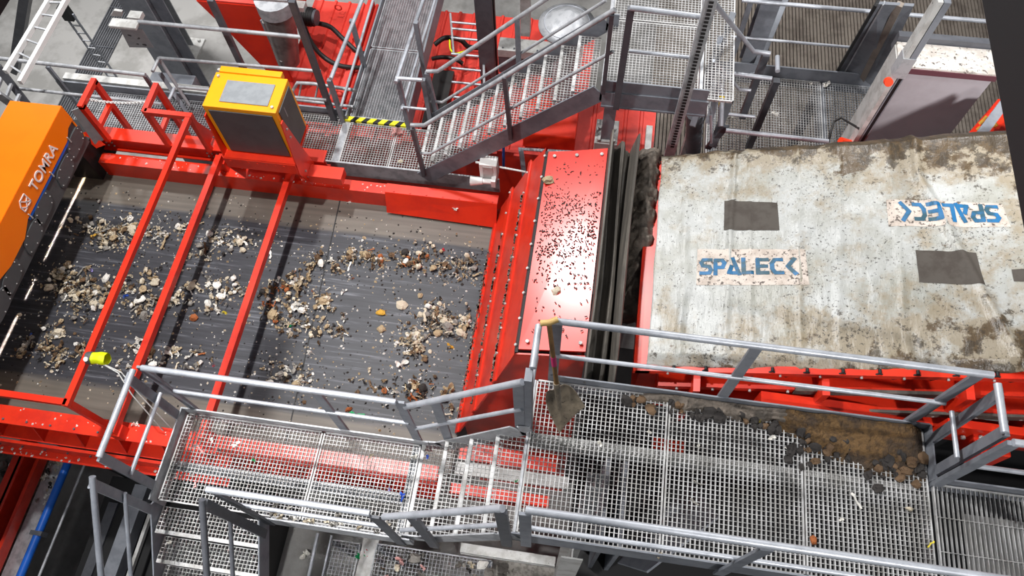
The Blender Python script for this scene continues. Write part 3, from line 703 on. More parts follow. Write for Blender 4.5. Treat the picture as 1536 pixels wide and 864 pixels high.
grating('galvanised grating panel of lower left walkway with the green scrap', -3.29, -2.045, .82, 1.59, ZL)
grating('galvanised grating panel of lower left walkway with the blue scrap', -2.035, -1.17, .82, 1.59, ZL)
railing('galvanised handrail behind the lower left walkway in front of the belt',
        [[(-3.20, 1.61, 5.15), (-1.22, 1.61, 5.15)]], [[(-3.18, 1.61, 4.62), (-1.20, 1.61, 4.62)]],
        [((-3.22, 1.62, 3.95), (-3.22, 1.62, 5.13)), ((-1.85, 1.62, 3.95), (-1.85, 1.62, 5.13)), ((-1.20, 1.62, 3.95), (-1.20, 1.62, 5.13))], pw=.075, pd=.02)
railing('galvanised handrail across the left end of lower left walkway',
        [[(-3.26, 1.585, 5.15), (-3.26, .91, 5.15)]], [[(-3.28, 1.58, 4.62), (-3.28, .90, 4.62)]],
        [((-3.33, 1.53, 3.95), (-3.30, 1.53, 5.13)), ((-3.33, .92, 3.95), (-3.27, .92, 5.13))], pw=.02, pd=.075)
railing('galvanised handrail along the front of lower left walkway, bottom left',
        [[(-2.41, .80, 5.15), (-1.23, .80, 5.15)]], [[(-2.40, .80, 4.62), (-1.21, .80, 4.62)]],
        [((-2.34, .785, 3.87), (-2.34, .785, 5.13)), ((-1.20, .785, 3.87), (-1.20, .785, 5.13))], pm=M['darksteel'], pw=.075, pd=.02)

# ------------------------------------------------------------------ four steps between the two walkways
tr = [(-1.13 + .225*i, -.90 + .225*i, .84, 1.60, 4.05 + .2125*(i)) for i in range(4)]
tr = [(a, b_, c, d, z + .0) for a, b_, c, d, z in tr][0:]
stair('short galvanised stair of open treads joining left and right walkways', tr[0:] , [[(-1.16, 1.607, 4.02), (-.98, 1.607, 4.06), (-.30, 1.607, 4.86), (-.20, 1.607, 4.88)], [(-1.16, .83, 4.0), (-.98, .83, 4.04), (-.30, .83, 4.82), (-.20, .83, 4.88)]], nose='x-', sm=M['galv'])
railing('sloping handrail behind the short stair, in front of the red chute',
        [[(-1.17, 1.62, 5.03), (-.27, 1.62, 5.92)]], [[(-1.16, 1.62, 4.80), (-1.17, 1.62, 4.46), (-1.12, 1.62, 4.5), (-.28, 1.62, 5.36)][1:]],
        [((-.92, 1.63, 4.2), (-.92, 1.63, 5.26)), ((-.30, 1.63, 4.78), (-.30, 1.63, 5.88))], pw=.075, pd=.02)
railing('sloping handrail in front of the short stair at bottom centre',
        [[(-1.14, .80, 5.09), (-.27, .80, 6.05)]], [[(-1.10, .80, 4.56), (-.28, .80, 5.50)]],
        [((-.90, .79, 4.0), (-.90, .79, 5.33)), ((-.28, .79, 4.7), (-.28, .79, 6.02))], pm=M['darksteel'], pw=.075, pd=.03)

# ------------------------------------------------------------------ stair going down at bottom left
tr = [(-3.32, -2.40, .80 - .22*(i+1) + .03, .80 - .22*i, 3.85 - .2*i) for i in range(12)]
stair('steep galvanised stair going down from lower left walkway, bottom left', tr, [[(-3.335, .84, 3.98), (-3.335, -3.45, .08)], [(-2.385, .84, 3.98), (-2.385, -3.45, .08)]], nose='y-')
railing('left handrail of the stair going down at bottom left',
        [[(-3.30, .78, 5.07), (-3.30, -.90, 3.45)]], [[(-3.31, .77, 4.55), (-3.31, -.90, 2.95)]],
        [((-3.345, .74, 3.85), (-3.32, .74, 5.03))], m=M['steel'], pw=.02, pd=.075)
railing('right handrail of the stair going down at bottom left',
        [[(-2.40, .72, 5.19), (-2.40, -.90, 3.50)]], [[(-2.39, .70, 4.65), (-2.39, -.90, 3.0)]],
        [((-2.37, .70, 3.85), (-2.39, .70, 5.14))], m=M['darksteel'], pm=M['darksteel'], pw=.02, pd=.075)

# ================================================================== BELOW THE FRONT WALKWAYS
# support columns
def column(label, x, y, z0, z1, w=.2, m=None, base=True, name='support_column'):
    T = thing(name, label, 'column', (x, y, z0))
    b = MB(); h = w/2; t = .012
    b.box((x-h, y-h, z0), (x+h, y-h+t, z1)); b.box((x-h, y+h-t, z0), (x+h, y+h, z1)); b.box((x-t/2, y-h+t, z0), (x+t/2, y+h-t, z1)); b.build('shaft', m or M['galv'], T)
    if base:
        f = MB(); f.box((x-h*1.5, y-h*1.5, z0), (x+h*1.5, y+h*1.5, z0+.02))
        for i in (-1, 1):
            for j in (-1, 1): f.bolt((x+i*h*1.3, y+j*h*1.3, z0+.02), .02, .03)
        f.build('base_plate', M['lightgrey'], T)
    return T
column('galvanised column under the front edge of right-hand walkway', .20, .84, 0, 4.69, .16, M['lightgrey'])
column('galvanised column under right-hand walkway seen through the shovel grating', .32, 1.35, 0, 4.66, .12, M['galv'])
b = MB(); b.box((-.80, .90, 2.88), (.11, .985, 2.95)); b.box((-.80, .895, 2.84), (.11, .91, 2.88)); solo(b, 'support_beam', M['lightgrey'], 'pale galvanised beam below the short stair at bottom centre', 'beam')
b = MB(); b.box((-2.05, -.8, 1.4), (-1.87, 1.15, 1.6)); solo(b, 'support_beam', M['lightgrey'], 'wide pale beam running under lower left walkway at bottom centre', 'beam')
grating('lower grating covered with litter below the short stair', -1.85, -.55, -.6, 1.0, 1.8, pitch=.04, cross=.04, m=M['galv'], legs=True)
grating('narrow lower grating with green and red scraps under left walkway', -2.42, -2.08, -.7, 1.0, 1.55, pitch=.04, cross=.04, m=M['galv'], legs=True)
T = thing('low_guard_rail', 'pair of thin galvanised tubes above concrete at bottom left of centre', 'railing', (-2.57, 1.01, 1.6))
MB().tube([(-2.58, 1.03, 1.6), (-2.56, 0.46, 1.6)], .02).build('tube', M['rail'], T); MB().tube([(-2.42, 1.03, 1.6), (-2.41, 0.48, 1.6)], .014).build('tube', M['rail'], T)
# red machine under the left walkway, seen through its grating
T = thing('under_stair_frame', 'red frame seen through the treads of the short stair', 'machine frame', (-.5, 1.5, 2.3))
b = MB(); b.box((-1.0, 1.44, 2.90), (-.02, 1.54, 2.93)); b.box((-1.0, 1.44, 2.7), (-.02, 1.46, 2.9)); b.build('side_beam', M['redclean'], T)
b = MB(); b.box((-.98, 1.78, 2.9), (.02, 1.95, 2.95)); b.build('cross_beam', M['redclean'], T)
b = MB(); b.box((-.98, 1.62, 2.95), (.15, 1.74, 2.99)); b.build('pale_bar', M['lightgrey'], T)
# dark conveyor body under the right walkway
T = thing('under_walkway_chute', 'dark grey steel chute seen through the right-hand grating', 'chute', (1.6, 1.2, 2.2))
b = MB(); b.plate([(.95, .95, 3.1), (1.55, 1.5, 3.3), (1.45, 2.0, 2.4), (.75, 1.1, 2.3)], .02); b.build('sloping_plate', M['steel'], T)
b = MB(); b.box((.47, 1.05, 2.0), (.51, 1.9, 3.4)); b.box((.64, 1.05, 2.0), (.68, 1.9, 3.3)); b.build('uprights', M['steel'], T)
b = MB(); b.box((.9, 2.05, 3.2), (1.2, 2.16, 3.3)); b.build('red_beam', M['redclean'], T)
b = MB(); b.box((.24, .6, 1.95), (4.4, 3.6, 2.0)); b.box((2.9, 1.0, .0), (3.0, 1.1, 1.95)); b.box((.5, 3.0, 0), (.6, 3.1, 1.95)); b.build('void_shade_tray', M['blacksteel'], T)  # black sheet puts the darkness below the grating into colour
# ------------------------------------------------------------------ descending conveyor at lower left
T = thing('feed_conveyor', 'lower conveyor at bottom left with red side beams and grey board', 'conveyor', (-6.0, .8, 1.2))
zc = 1.6
b = MB(); b.box((-8.6, -.9, 1.2), (-6.25, 1.55, 1.24)); b.build('belt', M['mud'], T)
b = MB(); b.box((-6.34, -.9, 1.2), (-6.31, 1.60, 1.66)); b.box((-6.42, -.9, 1.64), (-6.28, 1.60, 1.66)); b.build('side_beam', M['red'], T)
b = MB(); b.box((-6.2, -.9, 1.40), (-6.16, 1.55, 1.56)); b.build('lower_side_beam', M['red'], T)
b = MB(); b.plate([(-6.15, -.9, 1.36), (-5.86, -.9, 1.46), (-5.86, 1.45, 1.46), (-6.15, 1.45, 1.36)], .02); b.build('side_board', M['galv'], T)
MB().tube([(-5.78, 1.60, 1.58), (-5.80, -.9, 1.58)], .045, 14).build('blue_pipe', M['blue'], T)
MB().tube([(-5.62, 1.6, 1.5), (-5.64, -.9, 1.5)], .016, 8).build('thin_tube', M['galv'], T)
b = MB(); b.box((-5.86, .55, 1.50), (-5.72, .60, 1.63)); b.build('pipe_clamp', M['darksteel'], T)
b = MB(); b.plate([(-6.04, 1.57, 2), (-5.62, 1.53, 2), (-5.63, 1.45, 1.9), (-5.95, 1.5, 1.9)], .02); b.build('deflector', M['steel'], T)
MB().tube([(-5.32, 1.52, 2.0), (-5.32, 1.50, 2.02)], .10, 20).build('white_disc', M['lightgrey'], T)
b = MB(); b.box((-4.98, -.9, 1.2), (-4.82, 1.3, 1.4)); solo(b, 'floor_beam', M['steel'], 'grey steel beam in the dark pit beside the descending stair', 'beam')
b = MB(); b.box((-4.72, -.9, 1.3), (-4.68, 1.5, 1.36)); solo(b, 'floor_beam', M['lightgrey'], 'thin pale rail in the dark pit beside the descending stair', 'beam')
b = MB(); b.box((-5.55, -1.2, 0), (-3.45, 1.42, .95)); solo(b, 'pit_shade_block', M['blacksteel'], 'black block standing in for shaded floor at bottom left between blue pipe and stair', 'shade block')  # shade of the pit floor given as a black block
b = MB(); b.box((-5.45, -.9, .95), (-5.33, 1.1, .99)); solo(b, 'floor_beam', M['darksteel'], 'dark flat bar lying on the black pit block at bottom left', 'beam')
b = MB(); b.box((-5.5, 1.45, 0), (-3.4, 1.49, 2.69)); solo(b, 'conveyor_apron', M['blacksteel'], 'black sheet apron hanging below the belt conveyor at lower left', 'apron')

# ================================================================== FAR WALKWAY
ZW = 3.10
T = thing('walkway_frame', 'grey steel frame of the far walkway behind the belt', 'platform frame', (-3.8, 5.3, 2.9))
b = MB(); b.box((-6.6, 5.03, 2.9), (-1.05, 5.05, 3.16)); b.build('front_channel', M['galv'], T)
b = MB(); b.box((-6.9, 5.78, 2.9), (-3.06, 5.80, 3.2)); b.build('rear_channel', M['steel'], T)
b = MB(); b.box((-3.07, 5.70, 2.9), (-3.05, 9.6, 3.2)); b.box((-2.33, 5.72, 2.9), (-2.31, 9.6, 3.18)); b.build('side_channel', M['steel'], T)
b = MB(); b.box((-3.10, 5.06, 2.98), (-3.02, 5.7, 3.102)); b.build('cross_beam', M['galv'], T)
grating('grating panel of the far walkway behind the first red portals', -6.5, -4.2, 5.06, 5.77, ZW, m=M['galv'])
grating('grating panel of the far walkway beside the yellow cabinet', -4.19, -3.10, 5.06, 5.77, ZW)
grating('grating panel of the far walkway before the hazard strip', -3.02, -2.42, 5.06, 5.69, ZW)
grating('grating panel of the far walkway at the foot of the long stair', -2.41, -1.70, 5.06, 5.69, ZW)
grating('grating panel of the cross walkway nearest the hazard strip', -3.04, -2.34, 5.76, 6.9, ZW + .02, m=M['galv'], cross=.02, ch=.022)
grating('grating panel of the cross walkway at the top of the photo', -3.04, -2.34, 6.92, 9.4, ZW + .02, m=M['galv'], cross=.02, ch=.022)
T = thing('hazard_strip', 'yellow and black striped step edge on the far walkway', 'step edge', (-2.68, 5.72, ZW))
b = MB(); b.box((-3.12, 5.69, ZW-.05), (-2.26, 5.75, ZW+.03)); b.build('black_edge', M['hazblack'], T)
b = MB()
for i in range(6):
    x = -3.09 + .142*i; b.add([(x, 5.688, ZW+.033), (x+.075, 5.688, ZW+.033), (x+.12, 5.752, ZW+.033), (x+.045, 5.752, ZW+.033)], [(0,1,2,3)])
    b.add([(x, 5.688, ZW-.04), (x+.075, 5.688, ZW-.04), (x+.075, 5.687, ZW+.033), (x, 5.687, ZW+.033)], [(0,1,2,3)])
b.build('yellow_stripes', M['hazyellow'], T)
# railings of the far walkway
railing('grey three-tube handrail behind the yellow cabinet at upper left',
        [[(-5.27, 5.86, 4.3), (-3.31, 5.86, 4.3)], [(-3.37, 5.88, 4.8), (-4.26, 5.85, 4.8)]], [[(-5.22, 5.78, 3.82), (-3.25, 5.82, 3.82)], [(-5.22, 5.78, 3.82), (-5.22, 5.57, 3.82)], [(-5.06, 5.64, 3.5), (-3.22, 5.67, 3.5)]],
        [((-3.23, 5.7, 3), (-3.23, 5.7, 4.97)), ((-4.32, 5.96, 3), (-4.32, 5.96, 4.63))], m=M['galv'], pm=M['darksteel'], pw=.07, pd=.05, kr=.02)
railing('low grey handrail at upper left before the drain grating',
        [[(-7.06, 5.43, 3.95), (-5.18, 5.4, 3.95)]], [[(-7.01, 5.37, 3.5), (-5.17, 5.36, 3.5)]],
        [((-6.57, 5.55, 3.05), (-6.57, 5.55, 3.74)), ((-5.25, 5.46, 3.05), (-5.25, 5.46, 3.87))], m=M['galv'], pm=M['steel'], pw=.05, pd=.03, kr=.02)
railing('handrail on the left side of the cross walkway',
        [[(-3.02, 5.57, 4), (-2.95, 6.91, 4)]], [[(-3, 5.55, 3.55), (-3.02, 7.31, 3.55)]],
        [((-3.11, 5.69, 3.05), (-3.11, 5.69, 3.84)), ((-3.05, 6.58, 3.05), (-3.05, 6.58, 3.9))], pw=.05, pd=.05)
railing('handrail on the right side of the cross walkway',
        [[(-2.28, 5.61, 4), (-2.22, 6.99, 4)], [(-2.29, 5.67, 4), (-1.99, 5.68, 4)]], [[(-2.28, 5.6, 3.55), (-2.23, 7.4, 3.55)], [(-2.28, 5.64, 3.55), (-1.99, 5.64, 3.55)]],
        [((-2.28, 5.7, 3.05), (-2.28, 5.7, 3.93)), ((-2.01, 5.77, 3.05), (-2.01, 5.77, 3.91)), ((-2.16, 6.3, 3.05), (-2.16, 6.3, 4.24))], pw=.05, pd=.05, pm=M['steel'])
# the pipe hoop left of the cross walkway
T = thing('hoop_rail', 'galvanised hoop rail over the red roof beside the yellow cabinet', 'railing', (-3.72, 5.89, 3.2))
MB().tube([(-3.74, 5.86, 3.2), (-3.77, 5.91, 3.3), (-3.69, 5.97, 3.4), (-3.49, 5.98, 3.4), (-2.93, 5.94, 3.4)], .022).build('top_rail', M['galv'], T)
MB().tube([(-3.74, 5.87, 3.2), (-3, 5.85, 3.2)], .02).build('lower_rail', M['galv'], T)
for a_, c_ in (((-3.71, 5.87, 3.2), (-3.64, 5.97, 3.4)), ((-3.5, 5.86, 3.2), (-3.43, 5.97, 3.4)), ((-3.33, 5.86, 3.2), (-3.26, 5.96, 3.4))): MB().tube([a_, c_], .012).build('baluster', M['galv'], T)

# ------------------------------------------------------------------ long stair up to the landing
ZD = 4.95; n = 11
xs0, xs1 = -2.0, -.10
tr = []
for i in range(n):
    z = ZW + (ZD-ZW)*(i+.9)/(n+.9); x = xs0 + (xs1-xs0)*(i+.12)/n
    tr.append((x, x+.20, 5.03, 5.76, z))
stair('long galvanised stair of open treads rising to the upper landing', tr, [[(-1.95, 4.99, 3.10), (.0, 4.99, 4.86), (.14, 4.99, 4.86)], [(-1.98, 5.79, 3.16), (-.02, 5.79, 4.98), (.1, 5.79, 4.98)]], nose='x-', sh=.21)
railing('front handrail of the long stair to the upper landing',
        [[(-1.96, 4.97, 4.09), (-1.81, 4.97, 4.11), (0.04, 4.97, 5.9)]], [[(-1.93, 4.97, 3.6), (-1.8, 4.97, 3.62), (0.07, 4.97, 5.43)]],
        [((-1.93, 4.97, 3.18), (-1.95, 4.97, 4.05)), ((-0.88, 4.97, 4.04), (-0.92, 4.97, 4.98)), ((0.03, 4.97, 4.89), (0.02, 4.97, 5.86))], m=M['galv'], pm=M['darksteel'], pw=.04, pd=.06)
railing('rear handrail of the long stair to the upper landing',
        [[(-1.97, 5.82, 3.99), (-1.84, 5.82, 4.01), (-0.61, 5.82, 5.19)]], [[(-1.98, 5.82, 3.48), (-1.84, 5.82, 3.49), (-0.05, 5.82, 5.22)]],
        [((-1.92, 5.82, 3.05), (-1.97, 5.82, 3.97)), ((-0.91, 5.82, 3.89), (-0.92, 5.82, 4.89))], m=M['galv'], pm=M['steel'], pw=.05, pd=.05)
# ------------------------------------------------------------------ upper landing
T = thing('landing_frame', 'grey steel frame of the upper landing at top centre', 'platform frame', (.5, 6.0, 4.7))
b = MB(); b.box((.02, 4.96, 4.72), (1.02, 4.975, 4.90)); b.box((.02, 4.95, 4.70), (1.02, 5.02, 4.72)); b.box((.02, 4.975, 4.86), (1.0, 4.99, 5.04)); b.build('front_channel', M['steel'], T)
b = MB(); b.box((.0, 5.0, 4.74), (.04, 8.2, 4.93)); b.box((.92, 5.0, 4.74), (.95, 8.2, 4.95)); b.build('side_beam', M['galv'], T)
grating('grating panel of the upper landing, front one at top centre', .04, .91, 5.0, 5.86, ZD)
grating('grating panel of the upper landing, rear one at the top edge', .04, .91, 5.88, 8.2, ZD)
grating('narrow grating panel right of the upper landing', .97, 1.25, 5.0, 6.4, ZD - .05)
railing('short front handrail of the upper landing at top centre',
        [[(0.16, 4.92, 5.98), (0.76, 4.89, 5.98)]], [[(0.21, 5, 5.42), (0.78, 4.99, 5.42)]], [((.17, 4.94, 4.72), (.17, 4.94, 5.96))], pm=M['darksteel'], pw=.06, pd=.05)
column('grey column under the upper landing standing on a pale foot', .12, 5.08, 4.10, 4.70, .12, M['steel'], name='landing_column')
b = MB(); b.box((.0, 4.98, 0), (.24, 5.3, 4.10)); b.tube([(.13, 4.98, 3.98), (.13, 4.97, 3.98)], .04, 14); b.box((-.02, 5.3, 2.3), (.22, 5.9, 2.36)); solo(b, 'pale_pedestal', M['lightgrey'], 'pale grey pedestal with a hole under the landing column', 'pedestal', bevel=.006)
b = MB(); b.box((.66, 5.0, 2.4), (.74, 6.6, 2.5)); solo(b, 'edge_trim', M['lightgrey'], 'pale edge trim right of the red roof under the landing', 'trim')
b = MB(); b.box((.33, 6.0, 2.32), (.40, 6.12, 2.36)); solo(b, 'white_tag', M['white'], 'small white tag on the red roof below the landing', 'tag')

# ================================================================== RED MACHINES AT THE BACK
T = thing('ribbed_cover', 'large red ribbed sheet cover of the machine under the walkways', 'machine cover', (-1.8, 7.4, 1.9))
RX0, RX1, RY0, RY1, RZ = -4.5, .80, 6.15, 8.62, 2.2
for xa, xb, yb in ((RX0, -.165, RY1), (-.165, RX1, 7.35)):
    pr = [(xa, RZ)]; x = xa + .10
    while x < xb - .10:
        pr += [(x, RZ), (x+.012, RZ+.028), (x+.045, RZ+.028), (x+.057, RZ)]; x += .215
    pr += [(xb, RZ), (xb, RZ-.03), (xa, RZ-.03)]
    b = MB(); b.prism(pr, 'y', RY0, yb); b.build('ribbed_sheet', M['redroof'], T)
b = MB(); b.box((RX0, RY0-.015, 0), (RX1, RY0, RZ-.03)); b.build('front_skirt', M['redclean'], T)
b = MB(); b.box((RX0, RY0-.02, 2.165), (RX1, RY0+.02, 2.235))
for i in range(16): b.box((RX0+.15+.33*i, RY0-.06, 2.14), (RX0+.25+.33*i, RY0, 2.22))
b.build('front_flange', M['redroof'], T)
b = MB(); b.box((-3.62, 6.5, 2.2), (-3.54, 8.6, 2.34)); b.box((-4.05, 6.2, 2.2), (-3.6, 6.3, 2.3)); b.build('stiffener', M['redroof'], T)
b = MB()
for x, y in ((-3.58, 7.7), (-3.58, 6.7), (-4.0, 8.3)):
    b.tube([(x + .05*math.cos(a*.63), y, 2.40 + .05*math.sin(a*.63)) for a in range(11)], .012, 6)
b.build('lifting_eye', M['redroof'], T)
T = thing('lower_red_housing', 'low red machine housing in shade between stair and chute', 'machine housing', (-.8, 5.5, 1.2))
b = MB(); b.box((-1.95, 4.98, .0), (-.05, 6.08, .45)); b.build('body', M['redclean'], T, bevel=.01)
b = MB(); b.prism([(6.25, 2.23), (6.7, 2.23), (6.8, 2.6), (6.6, 2.66), (6.3, 2.45)], 'x', -.95, -.25); solo(b, 'inspection_hood', M['redclean'], 'small red inspection hood on the ribbed cover below the long stair', 'hood', bevel=.015)
T = thing('bent_guard_rail', 'small grey tube guard rail behind the red chute', 'railing', (-0.87, 5.49, 3.2))
MB().tube([(-0.76, 5.12, 3.2), (-0.84, 5.29, 3.45), (-0.11, 5.32, 3.45)], .024).build('top_rail', M['rail'], T)
MB().bar((-0.76, 5.1, 3.2), (-0.82, 5.27, 3.45), .05, .05).build('post', M['steel'], T)
# hopper and gearbox, top left
T = thing('feed_hopper', 'red sheet hopper with sloping side at the top edge', 'hopper', (-4.5, 7.5, 2.2))
q = [(-5.24, 6.98, 3.6), (-4.44, 6.94, 3.6), (-3.76, 7.18, 3.6)]
b = MB(); b.box((-5.25, 6.97, 3.60), (-4.36, 8.6, 3.63)); b.build('rim', M['redroof'], T)
b = MB(); b.plate([(-5.25, 6.97, 3.60), (-4.36, 6.97, 3.60), (-4.36, 6.97, 2.24), (-4.62, 6.97, 2.24), (-5.05, 6.97, 3.2)], .02); b.plate([(-5.25, 6.97, 3.6), (-5.05, 6.97, 3.2), (-5.05, 8.6, 3.2), (-5.25, 8.6, 3.6)], .02); b.plate([(-5.05, 6.97, 3.2), (-4.62, 6.97, 2.22), (-4.62, 8.6, 2.22), (-5.05, 8.6, 3.2)], .02); b.build('side_wall', M['redclean'], T)
T = thing('drive_unit', 'grey gearbox drive with bolted guard beside the red hopper', 'drive', (-4.54, 7.16, 2.5))
g0 = Vector((-4.11, 6.85, 3.76)); g1 = Vector((-4.21, 6.8, 2.83))
MB().tube([g0, g0.lerp(g1, .6), g1], .22, 20, r2=.15).build('guard_tube', M['glass'], T)
MB().tube([g0 + Vector((0,0,.12)), g0 - Vector((0,0,.06))], .24, 20).build('top_flange', M['galv'], T)
b = MB(); b.box((g0.x-.26, g0.y-.05, g0.z+.02), (g0.x+.2, g0.y+.3, g0.z+.2)); b.build('gearbox', M['galv'], T, bevel=.02)
b = MB()
b.plate([(-4.34, 6.75, 3.59), (-4.24, 6.75, 3.6), (-4.19, 6.7, 2.94), (-4.29, 6.7, 2.9)], .03); b.build('side_flange', M['steel'], T)
b = MB()
for k in range(5):
    p_ = Vector((-4.28, 6.73, 3.59)).lerp(Vector((-4.22, 6.68, 2.98)), k/4); b.tube([p_, p_ + Vector((.0, -.03, .02))], .02, 6)
b.build('flange_bolts', M['lightgrey'], T)
T = thing('electric_motor', 'black electric motor above the red ribbed cover at top', 'motor', (-4.39, 7.89, 2.5))
m0 = Vector((-4.44, 7.78, 2.7)); m1 = Vector((-4.14, 7.76, 2.7)); MB().tube([m0, m1], .125, 20).build('motor_body', M['blacksteel'], T)
f = MB()
for k in range(8):
    p_ = m0.lerp(m1, .1+.1*k); f.tube([p_, p_ + (m1-m0)*.03], .135, 20)
f.build('cooling_fins', M['cable'], T)
MB().tube([m1, m1 + (m1-m0)*.12], .11, 20).build('fan_cover', M['darksteel'], T)
b = MB(); b.box((m0.x+.05, m0.y-.06, m0.z+.1), (m0.x+.2, m0.y+.08, m0.z+.2)); b.build('terminal_box', M['lightgrey'], T, bevel=.01)
def cable(pts, r, label, m=None, name='cable'):
    P_ = [Vector(p) for p in pts]; out = []
    for i in range(len(P_)-1):
        a = P_[max(i-1,0)]; b_ = P_[i]; c = P_[i+1]; d = P_[min(i+2,len(P_)-1)]
        for k in range(8):
            t = k/8; out.append(.5*((2*b_)+(c-a)*t+(2*a-5*b_+4*c-d)*t*t+(3*b_-a-3*c+d)*t**3))
    out.append(P_[-1]); return solo(MB().tube(out, r, 8), name, m or M['cable'], label, 'cable')
cable([(-4.26, 7.91, 2.45), (-3.98, 7.81, 2.5), (-3.75, 7.65, 2.45), (-3.51, 7.52, 2.35), (-3.35, 7.57, 2.3)], .035, 'upper black hose looping from the motor over the red cover')
cable([(-4.4, 7.86, 2.45), (-4.18, 7.5, 2.5), (-3.94, 7.25, 2.5), (-3.69, 7.19, 2.4), (-3.39, 7.28, 2.3)], .035, 'lower black hose looping over the red cover beside the drive')
cable([(-2.42, 7.7, 2.45), (-2.28, 7.8, 2.5), (-2.06, 7.79, 2.5), (-1.94, 7.77, 2.4), (-1.77, 7.82, 2.35)], .035, 'upper black hose on the red cover right of the cross walkway')
cable([(-2.43, 7.53, 2.35), (-2.27, 7.53, 2.4), (-2.1, 7.52, 2.4), (-1.98, 7.49, 2.35)], .03, 'lower black hose on the red cover right of the cross walkway')
cable([(-2.18, 7.67, 2.6), (-2.13, 7.49, 2.6), (-2.03, 7.44, 2.6), (-1.89, 7.58, 2.55)], .012, 'thin yellow-green earth wire on the red cover', M['lime'], 'wire')
b = MB(); b.box((-2.36, 6.35, 2.24), (-2.08, 7.35, 2.34)); solo(b, 'rubber_mat', M['cable'], 'black rubber strip lying on the red cover beside the ladder rungs', 'strip')
# ladder lying on the cover: rungs and rails
T = thing('rung_ladder', 'galvanised rungs of a ladder leaning against the grey column', 'ladder', (-1.95, 7.2, 2.6))
for a_, c_ in (((-2.18, 7.86, 2.75), (-1.76, 7.86, 2.75)), ((-2.15, 7.74, 2.75), (-1.74, 7.74, 2.75)), ((-2.12, 7.57, 2.75), (-1.71, 7.57, 2.75)), ((-2.07, 7.28, 2.75), (-1.66, 7.28, 2.75)), ((-2.02, 7.03, 2.75), (-1.62, 7.03, 2.75)), ((-1.98, 6.79, 2.75), (-1.58, 6.79, 2.75)), ((-1.93, 6.54, 2.75), (-1.54, 6.54, 2.75))): MB().tube([a_, c_], .016, 8).build('rung', M['rail'], T)
MB().tube([(-2.22, 8.02, 2.75), (-2.04, 7.29, 2.75)], .016, 8).build('stile', M['galv'], T); MB().bar((-1.77, 8.08, 2.75), (-1.49, 6.54, 2.75), .03, .03).build('stile', M['galv'], T)

# columns and beams, top centre
x, y, z = (-1.55, 7.23, 2.25)
T = thing('box_column', 'thick grey steel column rising behind the long stair', 'column', (x, y, z))
b = MB(); b.box((x-.11, y-.10, z), (x+.11, y+.10, 7.2)); b.build('shaft', M['darksteel'], T, bevel=.01)
b = MB(); b.box((x+.11, y-.04, z+.2), (x+.125, y+.04, 7)); b.build('cover_strip', M['blacksteel'], T)
T = thing('box_beam', 'pale galvanised beam end on brackets beside the thick column', 'beam', (-1, 7.04, 3.2))
a = Vector((-1.37, 7.1, 3.2)); c = Vector((-0.57, 7.04, 3.2)); b = MB(); b.box((a.x, a.y-.1, 3.08), (c.x+.2, a.y+.12, 3.2)); b.build('web', M['lightgrey'], T)
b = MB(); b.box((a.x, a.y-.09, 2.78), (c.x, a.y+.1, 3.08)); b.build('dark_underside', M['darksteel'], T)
b = MB()
for k in range(4): b.bolt((a.x+.06+.15*k, a.y-.06, 3.2), .012, .012)
b.build('bolts', M['darksteel'], T)
x, y, z = (-1.04, 7.33, 3.2)
b = MB(); b.box((x-.07, y-.06, 3.2), (x+.05, y+.06, 5.4)); solo(b, 'pale_upright', M['lightgrey'], 'pale upright standing on the galvanised beam beside the cone', 'upright')
# galvanised cone
cx, cy, cz = -.48, 6.75, 3.98
T = thing('cone_cap', 'round galvanised cone cap on a duct behind the long stair', 'duct cap', (cx, cy, 2.25))
MB().tube([(cx, cy, 2.24), (cx, cy, cz)], .15, 20).build('duct', M['galv'], T)
k = 40
v_ = [(cx + .335*math.cos(2*math.pi*j/k), cy + .335*math.sin(2*math.pi*j/k), cz) for j in range(k)] + [(cx + .335*math.cos(2*math.pi*j/k), cy + .335*math.sin(2*math.pi*j/k), cz-.02) for j in range(k)] + [(cx + .26*math.cos(2*math.pi*j/k), cy + .26*math.sin(2*math.pi*j/k), cz+.03) for j in range(k)] + [(cx+.02, cy, cz+.20), (cx, cy, cz-.01)]
f_ = [(j, (j+1) % k, 2*k+(j+1) % k, 2*k+j) for j in range(k)] + [(k+j, k+(j+1) % k, (j+1) % k, j) for j in range(k)] + [(2*k+j, 2*k+(j+1) % k, 3*k) for j in range(k)] + [(k+(j+1) % k, k+j, 3*k+1) for j in range(k)]
MB().add(v_, f_, True).build('cone', M['galv'], T)
MB().tube([(cx + .265*math.cos(2*math.pi*j/k), cy + .265*math.sin(2*math.pi*j/k), cz+.032) for j in range(k+1)], .006, 6).build('seam', M['rail'], T)
b = MB(); b.box((cx-.03, cy-.40, cz-.10), (cx+.0, cy-.385, cz-.02)); b.build('red_tag', M['redclean'], T)
# white sensor box by the chute
x, y, z = (-1.14, 4.89, 3.32)
T = thing('junction_box', 'small white junction box on the beam left of the red chute', 'junction box', (x, y, z))
b = MB(); b.box((x-.10, y, z+.02), (x+.10, y+.14, z+.30)); b.build('box', M['white'], T, bevel=.01)
b = MB(); b.box((x-.06, y-.008, z+.05), (x+.05, y, z+.27)); b.build('front_plate', M['lightgrey'], T)
b = MB(); b.tube([(x-.20, y-.06, z+.05), (x-.06, y-.05, z+.06)], .055, 14, r2=.04); b.tube([(x-.06, y-.05, z+.06), (x+.09, y-.04, z+.06)], .032, 12); b.build('plug', M['white'], T)
b = MB(); b.box((x+.04, y-.08, z), (x+.09, y-.0, z+.11)); b.tube([(x-.15, y+.07, z+.24), (x-.1, y+.07, z+.24)], .014, 8); b.tube([(x+.1, y+.07, z+.20), (x+.42, y+.04, z+.2)], .012, 8); b.build('bracket', M['white'], T)
